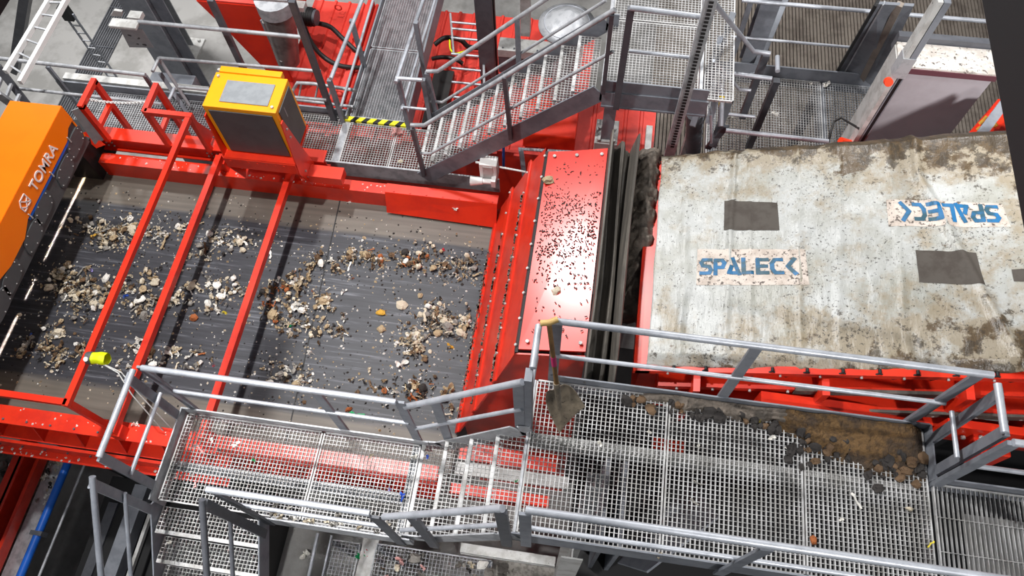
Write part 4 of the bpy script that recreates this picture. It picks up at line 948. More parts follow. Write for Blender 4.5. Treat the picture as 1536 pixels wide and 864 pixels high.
b = MB(); b.tube([(x+.14, y+.2, z), (x+.15, y+.25, z+.55)], .016, 8); solo(b, 'blue_hose', M['blue'], 'short blue hose behind the white junction box', 'hose')

# ================================================================== UPPER LEFT: COLUMNS, TRAYS, SIGN
def hcol(label, x, y, z0, z1, w, d, m, name='steel_column'):
    T = thing(name, label, 'column', (x, y, z0)); t = .02
    b = MB(); b.box((x-w/2, y-d/2, z0), (x+w/2, y-d/2+t, z1)); b.box((x-w/2, y+d/2-t, z0), (x+w/2, y+d/2, z1)); b.box((x-t/2, y-d/2+t, z0), (x+t/2, y+d/2-t, z1)); b.build('shaft', m, T)
    return T
c_ = (-6.48, 7.47, 0)
hcol('large purplish grey steel column at upper left behind the portals', c_[0], c_[1], 0, 8.5, .42, .34, M['steel'])
c_ = (-7.83, 9.28, 0)
TC = hcol('bluish grey steel column with a pale base plate at upper left', c_[0], c_[1], 0, 8.5, .40, .34, M['panelgrey'])
b = MB(); b.box((c_[0]-.36, c_[1]-.34, 0), (c_[0]+.36, c_[1]+.34, .04)); b.box((c_[0]+.1, c_[1]-.34, .04), (c_[0]+.36, c_[1]-.2, .3))
for i in (-1, 1):
    for j in (-1, 1): b.bolt((c_[0]+.28*i, c_[1]+.26*j, .04), .03, .05)
b.build('base_plate', M['lightgrey'], TC)
T = thing('light_fitting', 'pale sheet box with perforated plate at the left end of the handrail', 'fitting', (-5.45, 5.84, 4.3))
b = MB(); p0 = Vector((-5.59, 5.76, 4.3)); p1 = Vector((-5.26, 5.79, 4.3)); b.box((p0.x, p0.y-.01, 4.27), (p1.x, p0.y+.12, 4.31)); b.build('box', M['lightgrey'], T, bevel=.01)
b = MB(); b.plate([(-5.72, 6.02, 4.2), (-5.62, 6.01, 4.3), (-5.52, 6, 4.3), (-5.58, 6.02, 4.2)], .03); b.box((p0.x+.16, p0.y+.15, 4.24), (p1.x-.02, p0.y+.26, 4.3)); b.build('rear_bracket', M['lightgrey'], T)
q = [Vector((-5.6, 5.9, 4.15)), Vector((-5.31, 5.89, 4.15)), Vector((-5.52, 6.13, 3.6)), Vector((-5.82, 6.1, 3.6))]
MB().plate(q, .012).build('perforated_plate', M['panelgrey'], T)
b = MB(); nrm_ = (q[1]-q[0]).cross(q[3]-q[0]).normalized(); nrm_ = nrm_ if nrm_.dot(Vector((0, 0, 10.5)) - q[0]) > 0 else -nrm_
for u, v, r in ((.30, .35, .022), (.52, .42, .05), (.42, .78, .022), (.70, .82, .026)):
    p_ = (q[0]*(1-u)+q[1]*u)*(1-v) + (q[3]*(1-u)+q[2]*u)*v; b.tube([p_ + nrm_*.006, p_ + nrm_*.012], r, 18)
b.build('holes', M['blacksteel'], T)
# cable ladder running away, and the vertical one
def tray(label, a0, a1, b0, b1, n, m, name='cable_ladder', w=.03, h=.06):
    T = thing(name, label, 'cable tray', a1); a0, a1, b0, b1 = map(Vector, (a0, a1, b0, b1))
    MB().bar(a0, a1, w, h).build('side_rail', m, T); MB().bar(b0, b1, w, h).build('side_rail', m, T)
    for k in range(n):
        t = (k+.5)/n; MB().bar(a0.lerp(a1, t), b0.lerp(b1, t), .02, .015).build('rung', M['galv'], T)
    return T
tray('bright galvanised cable ladder running away at the upper left corner', (-6.75, 6.42, 4), (-6.77, 5.2, 4), (-6.54, 6.45, 4), (-6.53, 5.07, 4), 6, M['white'], w=.045)
x0, y0, z0 = (-8.35, 8.06, 0); x1, y1, z1 = (-8.58, 8.09, 0)
tray('dark cable ladder standing on the floor at upper left', (-8.52, 8.1, 1.96), (-8.52, 8.1, 0), (-8.35, 8.09, 1.97), (-8.35, 8.09, 0), 12, M['steel'], w=.02, h=.03)
b = MB(); p0 = (-8.45, 8.09, 1.96); b.box((p0[0]-.08, p0[1]-.05, p0[2]-.1), (p0[0]+.08, p0[1]+.05, p0[2]+.15)); solo(b, 'cable_box', M['blacksteel'], 'dark box on top of the standing cable ladder at upper left', 'box')
b = MB(); b.bar((-7.85, 7.15, 3.3), (-9.15, 7.18, 1.6), .16, .12); solo(b, 'brace', M['darksteel'], 'dark steel brace at the upper left corner', 'brace')
b = MB(); b.bar((-3.53, 2.68, 7.5), (-3.53, 3.21, 7.5), .16, .2); solo(b, 'overhead_beam', M['blacksteel'], 'black beam cutting off the top left corner', 'beam')
T = thing('tray_bracket', 'rusty grey bracket frame behind the orange sorter at left', 'bracket', (-7.17, 5.43, 3.2))
MB().bar((-7.01, 5.35, 3.9), (-6.9, 5.22, 3.3), .08, .05).build('rail', M['darksteel'], T); MB().bar((-6.83, 4.96, 3.9), (-6.95, 5.13, 3.4), .08, .05).build('rail', M['galv'], T)
for a_, c_ in (((-7.1, 5.42, 3.7), (-7.04, 5.05, 3.7)), ((-6.93, 5.27, 3.7), (-6.89, 4.99, 3.7)), ((-6.76, 5.13, 3.7), (-6.75, 4.93, 3.7))): MB().bar(a_, c_, .03, .03).build('rung', M['galv'], T)
b = MB(); a = (-7.41, 5.57, 3); b.box((-6.9, 5.9, 2.9), (-4.95, 6.0, 3.12)); solo(b, 'floor_channel', M['lightgrey'], 'pale channel along the back of the far walkway at left', 'channel')
b = MB(); b.box((-5.9, 5.86, 0), (-5.3, 6.3, 2.95)); solo(b, 'equipment_case', M['steel'], 'grey case behind the red portal frames', 'case', bevel=.01)
T = thing('guard_frame', 'bent grey tube frame right of the low handrail at upper left', 'railing', (-5.36, 5.75, 3.1))
MB().tube([(-5.24, 5.8, 3.8), (-5.04, 5.61, 3.2)], .02).build('tube', M['galv'], T); MB().tube([(-5.11, 5.62, 3.5), (-5.11, 5.43, 3.5)], .02).build('tube', M['rail'], T); MB().bar((-5.29, 5.74, 3.6), (-5.05, 5.52, 3.1), .05, .04).build('post', M['steel'], T)

# ================================================================== UPPER RIGHT
grating('grating panel of the lower platform behind the tarpaulin, left one', 1.35, 2.76, 5.4, 7.16, 3.0, cross=.04, m=M['grate'])
grating('grating panel of the lower platform beside the grey box', 2.78, 3.9, 5.4, 7.16, 3.0, cross=.04, m=M['galv'])
T = thing('platform_frame', 'grey frame and toe plate of the lower platform, upper right', 'platform frame', (2.7, 6.3, 0))
b = MB(); b.box((1.4, 7.17, 2.85), (4.6, 7.19, 3.18)); b.box((1.4, 7.17, 2.84), (4.6, 7.26, 2.86)); b.build('toe_plate', M['steel'], T)
for x in (1.42, 2.77, 3.9):
    MB().box((x-.05, 5.4, 2.8), (x+.05, 7.16, 2.968)).build('joist', M['steel'], T)
    for y in (5.5, 7.1): MB().box((x-.05, y-.05, 0), (x+.05, y+.05, 2.8)).build('leg', M['steel'], T)
railing('two-tube handrail behind the lower platform at upper right',
        [[(1.5, 7.22, 4.12), (4.8, 7.22, 4.12)]], [[(1.5, 7.22, 3.56), (4.8, 7.22, 3.56)]], [((1.6, 7.22, 2.9), (1.6, 7.22, 4.1)), ((4.6, 7.22, 2.9), (4.6, 7.22, 4.1))], m=M['rail'])
T = thing('slatted_floor', 'brown slatted floor grating far below at upper right', 'grating', (3, 10, .02))
b = MB(); x = .9
while x < 8.5:
    b.box((x, 8.0, .03), (x+.046, 13.5, .09)); x += .062
b.build('slats', M['browngrate'], T)
b = MB()
for i in range(6): b.box((.9, 8.2+i, .0), (8.5, 8.28+i, .03))
b.build('bearers', M['darksteel'], T)
# steep steps between landing and lower platform
T = thing('ship_ladder', 'steep grey steel steps from the landing down to the lower platform', 'stairs', (1.6, 5.6, 3.0))
b = MB(); b.bar((1.23, 6.14, 4.9), (0.99, 5.24, 4.2), .06, .14); b.bar((1.12, 5.81, 4.9), (1, 5.42, 4.5), .05, .12); b.build('stringer', M['steel'], T)
b = MB(); b.bar((1.15, 5.3, 4.2), (1.24, 5.72, 4.6), .07, .12); b.build('stringer', M['steel'], T)
b = MB(); b.bar((1.24, 5.16, 4), (1.34, 5.55, 4.3), .08, .10); b.build('stringer', M['darksteel'], T)
railing('bent tube handrail of the steep steps at top right of centre',
        [[(0.92, 5.61, 5.5), (1.51, 5.96, 4.6), (1.68, 5.95, 4.6)], [(1.28, 5.73, 4.5), (1.72, 5.71, 4.5)], [(1.75, 5.92, 4.6), (1.75, 5.72, 4.6)]],
        [[(1.05, 5.49, 4.9), (1.25, 5.61, 4.6), (1.44, 5.71, 4.3), (1.56, 5.71, 4.3)], [(1.3, 5.45, 4.2), (1.63, 5.45, 4.2)]],
        [((1.86, 5.99, 3), (1.86, 5.99, 4.19)), ((1.64, 5.95, 3.6), (1.64, 5.95, 4.59))], m=M['rail'], pm=M['darksteel'], pw=.07, pd=.07)
railing('grey handrail along the far edge of the tarpaulin',
        [[(1.31, 5.15, 4.3), (2.33, 5.14, 4.3)]], [], [((1.21, 5.22, 3.9), (1.32, 5.22, 4.28))], m=M['rail'], pm=M['darksteel'])
T = thing('banded_tube', 'pale vertical tube with a yellow band beside the steep steps', 'tube', (1.24, 5.12, 4.4))
MB().tube([(1.18, 5.5, 4.7), (1.23, 5.07, 4.45)], .026).build('tube', M['rail'], T); MB().tube([(1.2, 5.33, 4.6), (1.21, 5.24, 4.54)], .0285).build('yellow_band', M['yellowband'], T)
b = MB(); 
b.bar((0.77, 4.83, 6.25), (.77, 4.83, 0), .05, .10, (1, 0, 0)); solo(b, 'cable_channel', M['galv'], 'perforated cable channel leaning beside the upper landing', 'cable channel')
b = MB(); p0 = Vector((0.77, 4.83, 4.4)); p1 = Vector((0.77, 4.83, 6.25))
for k in range(46):
    q_ = p0.lerp(p1, (k+.5)/46); b.box((q_.x-.018, q_.y-.052, q_.z-.012), (q_.x+.018, q_.y-.048, q_.z+.012))
o = b.build('slots', M['blacksteel'], bpy.data.objects['cable_channel'])
T = thing('corrugated_duct', 'grey ribbed duct beside a pale post behind the tarpaulin', 'duct', (1.19, 5.77, 3.2))
MB().tube([(1.17, 5.72, 3.2), (1.04, 5.59, 4)], .09, 18).build('duct', M['darksteel'], T)
f = MB()
for k in range(5):
    p_ = Vector((1.17, 5.72, 3.2)).lerp(Vector((1.04, 5.59, 4)), .15+.17*k); f.tube([p_, p_+Vector((0,.01,.03))], .096, 18)
f.build('ribs', M['steel'], T)
b = MB(); p_ = (1.09, 5.74, 3.2); b.box((p_[0]-.05, p_[1]-.05, 0), (p_[0]+.05, p_[1]+.05, 4.2)); solo(b, 'pale_post', M['lightgrey'], 'pale square post left of the ribbed duct', 'post')
b = MB(); b.tube([(1.19, 5.05, 4.2), (1.12, 5.16, 4.5)], .014, 8); solo(b, 'thin_tube', M['rail'], 'thin pale tube in front of the steep steps', 'tube')
# columns top right
hcol('grey steel column at the top edge right of the steep steps', *(1.87, 7.46, 2.9)[:2], 2.9, 7.5, .22, .2, M['steel'])
b = MB(); b.bar((2.2, 8.09, 3.5), (1.91, 7.13, 2.95), .10, .14); solo(b, 'diagonal_brace', M['steel'], 'grey diagonal brace in front of the dark slatted floor', 'brace')
# dark sloping chute plate
T = thing('sloping_chute', 'bluish grey sloping chute plate beside the brown slatted floor', 'chute', (3.19, 7.24, 3))
q = [Vector((2.66, 6.47, 4.9)), Vector((3.02, 6.48, 4.9)), Vector((3.41, 7.15, 3.05)), Vector((2.96, 7.33, 3.05))]
MB().plate(q, .03).build('plate', M['steel'], T)
MB().bar(q[0], q[3], .03, .08).build('dark_edge', M['blacksteel'], T); MB().bar(q[0].lerp(q[1], .18), q[3].lerp(q[2], .18), .015, .05).build('edge_strip', M['galv'], T); MB().bar(q[0].lerp(q[1], .62), q[3].lerp(q[2], .66), .07, .05).build('tan_strip', M['browngrate'], T)
# grey box with littered top
Y5 = 5.55
T = thing('grey_cabinet', 'large grey sheet box with a littered white top behind the tarpaulin', 'cabinet', (3.3, 5.75, 3.4))
zt = 5.0; a = (2.75, 5.53, 5); c = (3.63, 5.5, 5)
b = MB(); b.box((a[0], a[1], 3.4), (c[0], a[1]+.02, zt)); b.build('front_panel', M['mauve'], T)
b = MB(); b.box((a[0], a[1]-.01, zt-.005), (c[0]+.02, a[1]+.30, zt+.02)); b.build('top', M['dirtytop'], T)
b = MB(); b.box((a[0]-.03, a[1]-.02, zt-.06), (c[0]+.02, a[1]-.003, zt+.0)); b.box((a[0]-.0, a[1]-.02, 3.4), (a[0]+.05, a[1]-.003, zt-.06)); b.build('maroon_frame', mat('maroon_trim', rgb(96, 58, 66), .5), T)
b = MB(); b.box((a[0]-.012, a[1]-.01, 3.4), (a[0]-.0, a[1]+.28, zt)); b.build('side_panel', M['lightgrey'], T)
b = MB(); b.box((a[0]-.0, a[1]+.31, zt-.1), (c[0]+.4, a[1]+.38, zt+.08)); b.build('rear_beam', M['darksteel'], T)
# strut with cable channel before the box
p0 = (2.43, 4.89, 4.6); p1 = (2.43, 4.89, 6.36)
T = thing('strut_column', 'pale steel strut with perforated channel rising before the grey box', 'column', p0)
p0 = Vector(p0); p1 = Vector(p1)
MB().bar((p0.x, p0.y, 0), p1, .04, .10, (0, 1, 0)).build('shaft', M['lightgrey'], T); d_ = Vector((.052, 0, 0)); MB().bar(p0+d_, p1+d_, .05, .10, (0, 1, 0)).build('perforated_channel', M['steel'], T)
b = MB()
for k in range(40):
    q_ = (p0+d_).lerp(p1+d_, .02+.58*k/40); b.box((q_.x-.012, q_.y-.054, q_.z-.014), (q_.x+.012, q_.y-.050, q_.z+.014))
b.build('slots', M['blacksteel'], T)
pq = (p0).lerp(p1, .58); b = MB(); b.box((pq.x-.025, pq.y-.058, pq.z-.06), (pq.x+.08, pq.y+.052, pq.z+.16)); b.build('clamp_plate', M['galv'], T)
q_ = p0.lerp(p1, .52); MB().tube([(q_.x-.04, q_.y-.05, q_.z), (q_.x-.04, q_.y-.09, q_.z+.02)], .035, 14).build('red_cap', M['orangecap'], T)
MB().tube([(p0.x-.02, p0.y-.03, 4.63), (p0.x-.13, p0.y-.04, 4.67)], .04, 14).build('orange_knob', M['orangecap'], T)
MB().tube([(2.37, 5.22, 4.2), (2.38, 5.32, 4.25), (2.4, 5.41, 4.3), (2.47, 5.46, 4.3), (p0.x-.02, p0.y-.02, 4.85)], .012, 8).build('black_cable', M['cable'], T)
T = thing('red_bracketry', 'red machine frame glimpsed at the right end of the tarpaulin', 'machine frame', (3.46, 4.87, 4.9))
MB().plate([(3.21, 4.69, 5), (3.6, 5.23, 5), (3.98, 5.28, 5), (3.9, 4.78, 5)], .03).build('plate', M['redclean'], T)
MB().bar((3.22, 4.54, 5.2), (3.55, 5.05, 5.2), .08, .08).build('rail', M['steel'], T)
b = MB()
for a_, c_ in (((3.42, 4.93, 5.05), (3.44, 4.95, 5.08)), ((3.35, 4.81, 5.05), (3.37, 4.82, 5.08)), ((3.49, 4.87, 5.05), (3.51, 4.88, 5.08)), ((3.38, 4.88, 5.05), (3.4, 4.9, 5.08))): b.tube([a_, c_], .02, 8)
b.build('fittings', WASTE['ochre'], T)
# near dark beam crossing the right edge
T = thing('overhead_beam', 'dark steel beam close to the viewer at the right edge', 'beam', (1.45, 1.5, 8.4))
b = MB(); b.box((1.465, -.6, 8.28), (1.67, 4.0, 8.5)); b.build('beam', M['blacksteel'], T)
# ================================================================== WASTE
def flake(seed, thick=.06, n=8):
    rnd = random.Random(seed); b = MB()
    ph = [rnd.uniform(0, 6.3) for _ in range(6)]
    def f(u, v):
        x = u-.5; y = v-.5; r = math.hypot(x, y)*2; a = math.atan2(y, x)
        k = (.55 + .22*math.sin(a*2+ph[0]) + .16*math.sin(a*3+ph[1]) + .12*math.sin(a*5+ph[2]))
        m = max(abs(x), abs(y))*2; s_ = k*(m/r if r > 1e-6 else 1)
        z = .34*(noise.noise((x*3+seed, y*3, seed*.7)) + .35*math.sin(x*9+ph[3])*math.cos(y*8+ph[4]) + .3*noise.noise((x*8+seed, y*8, 2)))
        return (x*s_, y*s_, z + .12)
    b.grid(n, n, f, thick*.35, False); return b
def lump(seed):
    bm = bmesh.new(); bmesh.ops.create_icosphere(bm, subdivisions=2, radius=.5)
    rnd = random.Random(seed); sx, sy, sz = rnd.uniform(.7, 1.15), rnd.uniform(.55, 1.), rnd.uniform(.4, .7)
    vs = []
    for v in bm.verts:
        n_ = 1 + .55*noise.noise((v.co.x*2.4+seed*3.1, v.co.y*2.4, v.co.z*2.4)) + .2*noise.noise((v.co.x*6, v.co.y*6+seed, v.co.z*6))
        vs.append((v.co.x*n_*sx, v.co.y*n_*sy, v.co.z*n_*sz + .18))
    fs = [tuple(v.index for v in f.verts) for f in bm.faces]; bm.free()
    return MB().add(vs, fs)
def shred(seed):
    rnd = random.Random(seed); b = MB(); p = Vector((-.5, 0, .08)); pts = [p.copy()]
    for _ in range(5): p = p + Vector((.2, rnd.uniform(-.16, .16), rnd.uniform(-.06, .09))); p.z = max(p.z, .05); pts.append(p.copy())
    for i in range(5): b.bar(pts[i], pts[i+1], .16*rnd.uniform(.6, 1.3), .05)
    return b
SHAPES = {'flake': [flake(i) for i in range(6)], 'lump': [lump(i) for i in range(5)], 'strip': [shred(i) for i in range(4)]}
NAME = {'flake': 'waste_scrap', 'lump': 'waste_lump', 'strip': 'waste_strip'}
cache = {}
def piece(kind, colour, x, y, z, size, label, group=None, rot=None, flat=1., name=None):
    key = (kind, random.randrange(len(SHAPES[kind])), colour)
    if key not in cache:
        mb = SHAPES[kind][key[1]]; me = bpy.data.meshes.new(NAME[kind]); me.from_pydata(mb.v, [], mb.f); me.materials.append(WASTE[colour]); cache[key] = me
    o = bpy.data.objects.new(name or NAME[kind], cache[key]); COL.objects.link(o)
    o.location = (x, y, z - .004); o.rotation_euler = (random.uniform(-.12, .12), random.uniform(-.12, .12), random.uniform(0, 6.28) if rot is None else rot); o.scale = (size, size*random.uniform(.75, 1.1), size*flat)
    return tag(o, label, 'waste', group)
# heaps on the belt: centre, half extents, count, where
ZB = 3.0
HEAPS = [
    ('near the far belt edge left of the first red bar', 'bt', 0.085, 6, [(-5.8, 3.87, 3), (-5.61, 3.85, 3), (-5.44, 3.77, 3), (-5.31, 3.87, 3), (-5.24, 3.95, 3), (-5.23, 3.72, 3), (-5.49, 3.7, 3), (-5.39, 3.82, 3)]),
    ('near the far edge between the first and second bars', 'wt', 0.06, 5, [(-4.98, 3.87, 3), (-4.86, 3.87, 3), (-4.65, 3.98, 3)]),
    ('under the third red bar near the far edge', 'wt', 0.075, 5, [(-4.19, 3.92, 3), (-4.01, 3.87, 3), (-3.85, 3.95, 3), (-4.3, 3.68, 3)]),
    ('heaped left of the first red bar', 'bt', 0.095, 7, [(-5.81, 3.22, 3), (-5.65, 3.16, 3), (-5.53, 3.2, 3), (-5.69, 3.06, 3), (-5.51, 3.03, 3), (-5.39, 3.07, 3), (-5.55, 2.94, 3), (-5.35, 2.88, 3), (-5.32, 3, 3), (-5.82, 3.1, 3)]),
    ('just left of the second red bar', 'bt', 0.07, 5, [(-5.16, 3.14, 3), (-4.97, 3.13, 3), (-4.78, 3.04, 3), (-4.68, 2.92, 3), (-4.79, 2.93, 3), (-4.81, 3.32, 3)]),
    ('between the second and third red bars', 'wt', 0.075, 5, [(-4.31, 3.25, 3), (-4.36, 3.04, 3), (-4.01, 3.29, 3), (-3.91, 3.16, 3), (-3.95, 3.06, 3), (-3.81, 3.32, 3), (-3.69, 3.25, 3)]),
    ('at the lower left of the belt', 'bt', 0.075, 6, [(-5.82, 2.31, 3), (-5.63, 2.34, 3), (-5.55, 2.51, 3), (-5.51, 2.3, 3), (-5.41, 2.23, 3), (-5.2, 2.34, 3)]),
    ('around the near end of the second red bar', 'wt', 0.06, 3, [(-4.39, 2.35, 3), (-4.21, 2.48, 3), (-4.65, 2.44, 3), (-3.93, 2.46, 3), (-3.98, 2.3, 3), (-4.67, 2.28, 3)]),
    ('in the small brown heap on the belt centre', 'br', 0.06, 6, [(-2.58, 3.85, 3), (-2.45, 3.9, 3), (-2.34, 3.88, 3), (-2.27, 3.85, 3)]),
    ('in the scattered row left of the chute', 'br', 0.065, 5, [(-2.04, 3.9, 3), (-1.91, 3.87, 3), (-1.78, 3.9, 3)]),
    ('beside the chute in the far row', 'bt', 0.07, 5, [(-1.73, 4.04, 3), (-1.55, 3.88, 3), (-1.45, 3.89, 3), (-1.31, 3.96, 3), (-1.24, 3.88, 3)]),
    ('just right of the third red bar', 'br', 0.05, 4, [(-3, 3.68, 3), (-2.96, 3.8, 3), (-2.74, 3.7, 3)]),
    ('scattered right of the third red bar', 'br', 0.08, 5, [(-3.16, 3.41, 3), (-3.1, 3.46, 3), (-3.38, 3.29, 3), (-3.27, 3.25, 3), (-3.27, 3.08, 3), (-3.13, 3.04, 3)]),
    ('spread over the middle of the belt', 'bt', 0.07, 4, [(-3.02, 3.18, 3), (-2.77, 3.29, 3), (-2.66, 3.19, 3), (-2.83, 3.23, 3), (-3.05, 2.93, 3), (-2.91, 2.97, 3), (-2.77, 2.93, 3), (-2.5, 2.95, 3)]),
    ('in the large heap left of the chute', 'bt', 0.085, 6, [(-1.58, 3.26, 3), (-1.51, 3.32, 3), (-1.42, 3.23, 3), (-1.51, 3.14, 3), (-1.37, 3.18, 3), (-1.29, 3.13, 3), (-1.19, 3.18, 3), (-1.11, 3.24, 3)]),
    ('in the lower part of the heap left of the chute', 'bt', 0.075, 5, [(-1.7, 2.98, 3), (-1.61, 2.91, 3), (-1.75, 2.89, 3), (-1.6, 3.03, 3), (-1.62, 2.83, 3)]),
    ('on the belt behind the front handrail', 'wt', 0.06, 4, [(-3.09, 2.38, 3), (-2.81, 2.44, 3), (-2.92, 2.33, 3), (-2.73, 2.36, 3)]),
    ('on the belt behind the sloping handrail', 'br', 0.07, 4, [(-2.09, 2.38, 3), (-1.8, 2.33, 3), (-1.56, 2.33, 3), (-1.43, 2.4, 3), (-1.49, 2.46, 3), (-1.6, 2.43, 3), (-1.13, 2.29, 3)]),
]
PAL = {'bt': ['beige']*4 + ['tan']*3 + ['grey']*2 + ['white'] + ['brown']*2 + ['dark'], 'wt': ['white']*3 + ['beige']*3 + ['grey']*2 + ['tan', 'brown', 'dark'],
       'br': ['brown']*3 + ['tan']*3 + ['rust', 'beige', 'dark', 'dark', 'white'], 'ot': ['ochre', 'tan', 'beige', 'brown']}
CN = {'beige': 'beige', 'tan': 'tan', 'grey': 'grey', 'white': 'white', 'brown': 'brown', 'dark': 'dark', 'rust': 'rust coloured', 'ochre': 'ochre', 'pink': 'pink'}
KN = {'flake': 'crumpled scrap', 'lump': 'lump of waste', 'strip': 'shredded strip'}
for (where, pal, sg, n, pts) in HEAPS:
    for c in pts:
        for _ in range(n):
            k = random.choices(['flake', 'lump', 'strip'], [6, 2.4, 1.6])[0]; col = random.choice(PAL[pal])
            x = c[0] + random.gauss(0, sg); y = c[1] + random.gauss(0, sg)*.9
            s_ = min(.155, max(.04, random.lognormvariate(-2.55, .38)))
            if k == 'strip': s_ *= 1.15
            if k == 'lump': s_ *= .72
            if col == 'dark': s_ *= .7
            x = min(x, -1.12); y = min(max(y, 1.7), 4.5)
            lb = '%s %s %s' % (CN[col], KN[k], where)
            piece(k, col, x, y, ZB + random.uniform(0, .03), s_, lb, '%s %ss %s' % (CN[col], KN[k], where))
# the many smaller scraps of the same heaps, past the individually built ones
def bulk(per, smin, smax):
    vs = []; fs = []; mi = []; names = ['beige', 'tan', 'grey', 'white', 'brown', 'dark', 'rust', 'ochre']; rnd = random.Random(11)
    for (where, pal, sg, n, pts) in HEAPS:
        for _ in range(int(n*per*len(pts))):
            kind = rnd.choice(['flake', 'flake', 'flake', 'strip', 'lump']); mb = rnd.choice(SHAPES[kind]); s_ = rnd.uniform(smin, smax)*rnd.uniform(.7, 1.2)
            sc_ = rnd.choice(pts); q = 1. if rnd.random() < .8 else 2.6; x = sc_[0] + rnd.gauss(0, q)*sg; y = sc_[1] + rnd.gauss(0, q)*sg*.9; x = min(x, -1.12); y = min(max(y, 1.7), 4.5)
            if q > 2: s_ *= .6
            a = rnd.uniform(0, 6.28); ca, sa = math.cos(a)*s_, math.sin(a)*s_; o = len(vs); z = 2.998 + rnd.uniform(0, .04)*(q < 2)
            tl = rnd.uniform(-.4, .4)
            vs += [(x + p[0]*ca - p[1]*sa, y + p[0]*sa + p[1]*ca, z + max(0, (p[2] + tl*p[0]))*s_*1.1) for p in mb.v]; fs += [tuple(i+o for i in f) for f in mb.f]
            mi += [names.index(rnd.choice(PAL[pal]))]*len(mb.f)
    me = bpy.data.meshes.new('small_scraps'); me.from_pydata([(v[0]+4, v[1]-3.1, v[2]-3) for v in vs], [], fs)
    for n_ in names: me.materials.append(WASTE[n_])
    me.polygons.foreach_set('material_index', mi); me.update()
    o = bpy.data.objects.new('small_scraps', me); COL.objects.link(o); o.location = (-4, 3.1, 3)
    tag(o, 'small torn scraps filling the waste heaps on the belt', 'waste', None, 'stuff')
bulk(3.2, .03, .078)
# single pieces one can point at
def one(kind, col, px, size, label, z=None, rot=None, flat=1.): return piece(kind, col, px[0], px[1], px[2] if z is None else z, size, label, None, rot, flat)
one('flake', 'white', (-2.56, 3.43, 3), .10, 'white torn scrap alone on the belt centre')
one('flake', 'white', (-2.48, 3.1, 3), .11, 'white leaf-shaped scrap below the lone torn scrap')
one('flake', 'white', (-2.74, 2.66, 3), .13, 'white twisted film scrap near the front of the belt')
one('flake', 'white', (-1.74, 2.67, 3), .18, 'large white plastic piece near the front handrail')
one('lump', 'ochre', (-2.09, 3.23, 3), .09, 'round ochre lump on the belt centre')
one('lump', 'tan', (-2.04, 3.04, 3), .11, 'tan lump below the round ochre lump')
one('lump', 'beige', (-1.88, 3.35, 3), .11, 'pale rounded lump left of the large heap')
one('flake', 'red', (-1.56, 4.09, 3), .09, 'small red scrap near the far edge left of the chute')
one('flake', 'green', (-3.03, 2.95, 3), .08, 'bright green scrap on the middle of the belt')
one('flake', 'ochre', (-1.27, 2.94, 3), .10, 'ochre piece at the foot of the large heap')
one('flake', 'white', (-3.33, 3.47, 3), .10, 'white scrap in the shadow right of the third red bar')
one('strip', 'white', (-3.51, 3.8, 3), .14, 'white strip beside the third red bar')
one('flake', 'white', (-3.03, 3.18, 3), .16, 'white crumpled scrap among the brown pieces at mid belt')
one('flake', 'yellow', (-3.8, 3, 3), .09, 'yellow and white tube scrap left of the third red bar')
one('lump', 'rust', (-4.12, 2.89, 3), .11, 'rust brown crumpled lump between the second and third bars')
one('flake', 'violet', (-5.5, 3.31, 3), .10, 'pale violet scrap on top of the big heap')
one('flake', 'blue', (-4.97, 3.05, 3), .09, 'blue and white scrap right of the first red bar')
one('flake', 'white', (-4.62, 2.49, 3), .16, 'white rounded scrap beside the second red bar')
one('flake', 'beige', (-4.2, 2.48, 3), .16, 'pale upright flake right of the second red bar')
one('strip', 'rust', (-3.91, 2.48, 3), .12, 'rust coloured strip near the front of the belt')
one('strip', 'ochre', (-5.61, 3.79, 3), .16, 'ochre stick near the far edge of the belt left of the first bar')
one('flake', 'beige', (-5.51, 3.69, 3), .22, 'large pale flake near the far edge of the belt')
one('lump', 'white', (-5.28, 3.23, 3), .10, 'white lump at the right of the big heap')
one('lump', 'white', (-5.32, 3.04, 3), .10, 'white ragged lump in the middle of the big heap')
one('lump', 'beige', (-5.53, 2.52, 3), .12, 'large pale lump at the lower left of the belt')
one('flake', 'bluish' if False else 'blue', (-5.84, 2.46, 3), .06, 'small turquoise scrap at the lower left of the belt')
one('flake', 'red', (-3.73, 2.39, 3), .06, 'small pinkish red scrap near the front of the belt')
one('lump', 'rust', (-2.18, 2.11, 3), .09, 'orange brown lump behind the front handrail')
one('strip', 'green', (-2.08, 2.05, 3), .16, 'pale green stick behind the front handrail')
one('flake', 'tan', (-1.19, 2.44, 3), .24, 'large tan crumpled paper at the near edge beside the chute')
# scraps on the walkways
one('flake', 'green', (-2.58, 1.26, 4.05), .055, 'bright green bottle scrap on the lower left grating')
one('flake', 'bluish' if False else 'blue', (-1.24, 1.14, 4.05), .09, 'blue plastic scrap on the lower left grating')
one('flake', 'violet', (-1.36, 1.18, 4.05), .04, 'small violet scrap beside the blue plastic scrap')
one('flake', 'blue', (-1.06, 1.45, 4.26), .05, 'small blue scrap on the first tread of the short stair')
one('flake', 'white', (-1.21, 1.48, 4.05), .085, 'white torn scrap at the right end of the lower left grating')
one('flake', 'pink', (-3.01, 0.98, 4.05), .065, 'pale pink scrap at the left of the lower left grating')
one('flake', 'beige', (-1.58, 1.44, 4.05), .06, 'beige scrap at the back of the lower left grating')
one('flake', 'white', (-2.77, 1.37, 4.05), .10, 'white tangled film at the back left of the lower left grating')
one('strip', 'pink', (-3.08, 1.28, 4.05), .09, 'pale pink strip at the left end of the lower left grating')
one('flake', 'white', (-3, 1.38, 4.05), .06, 'small white scrap at the back left corner of the lower grating')
one('flake', 'white', (-3.16, 0.52, 3.85), .06, 'white scrap on the first tread of the descending stair')
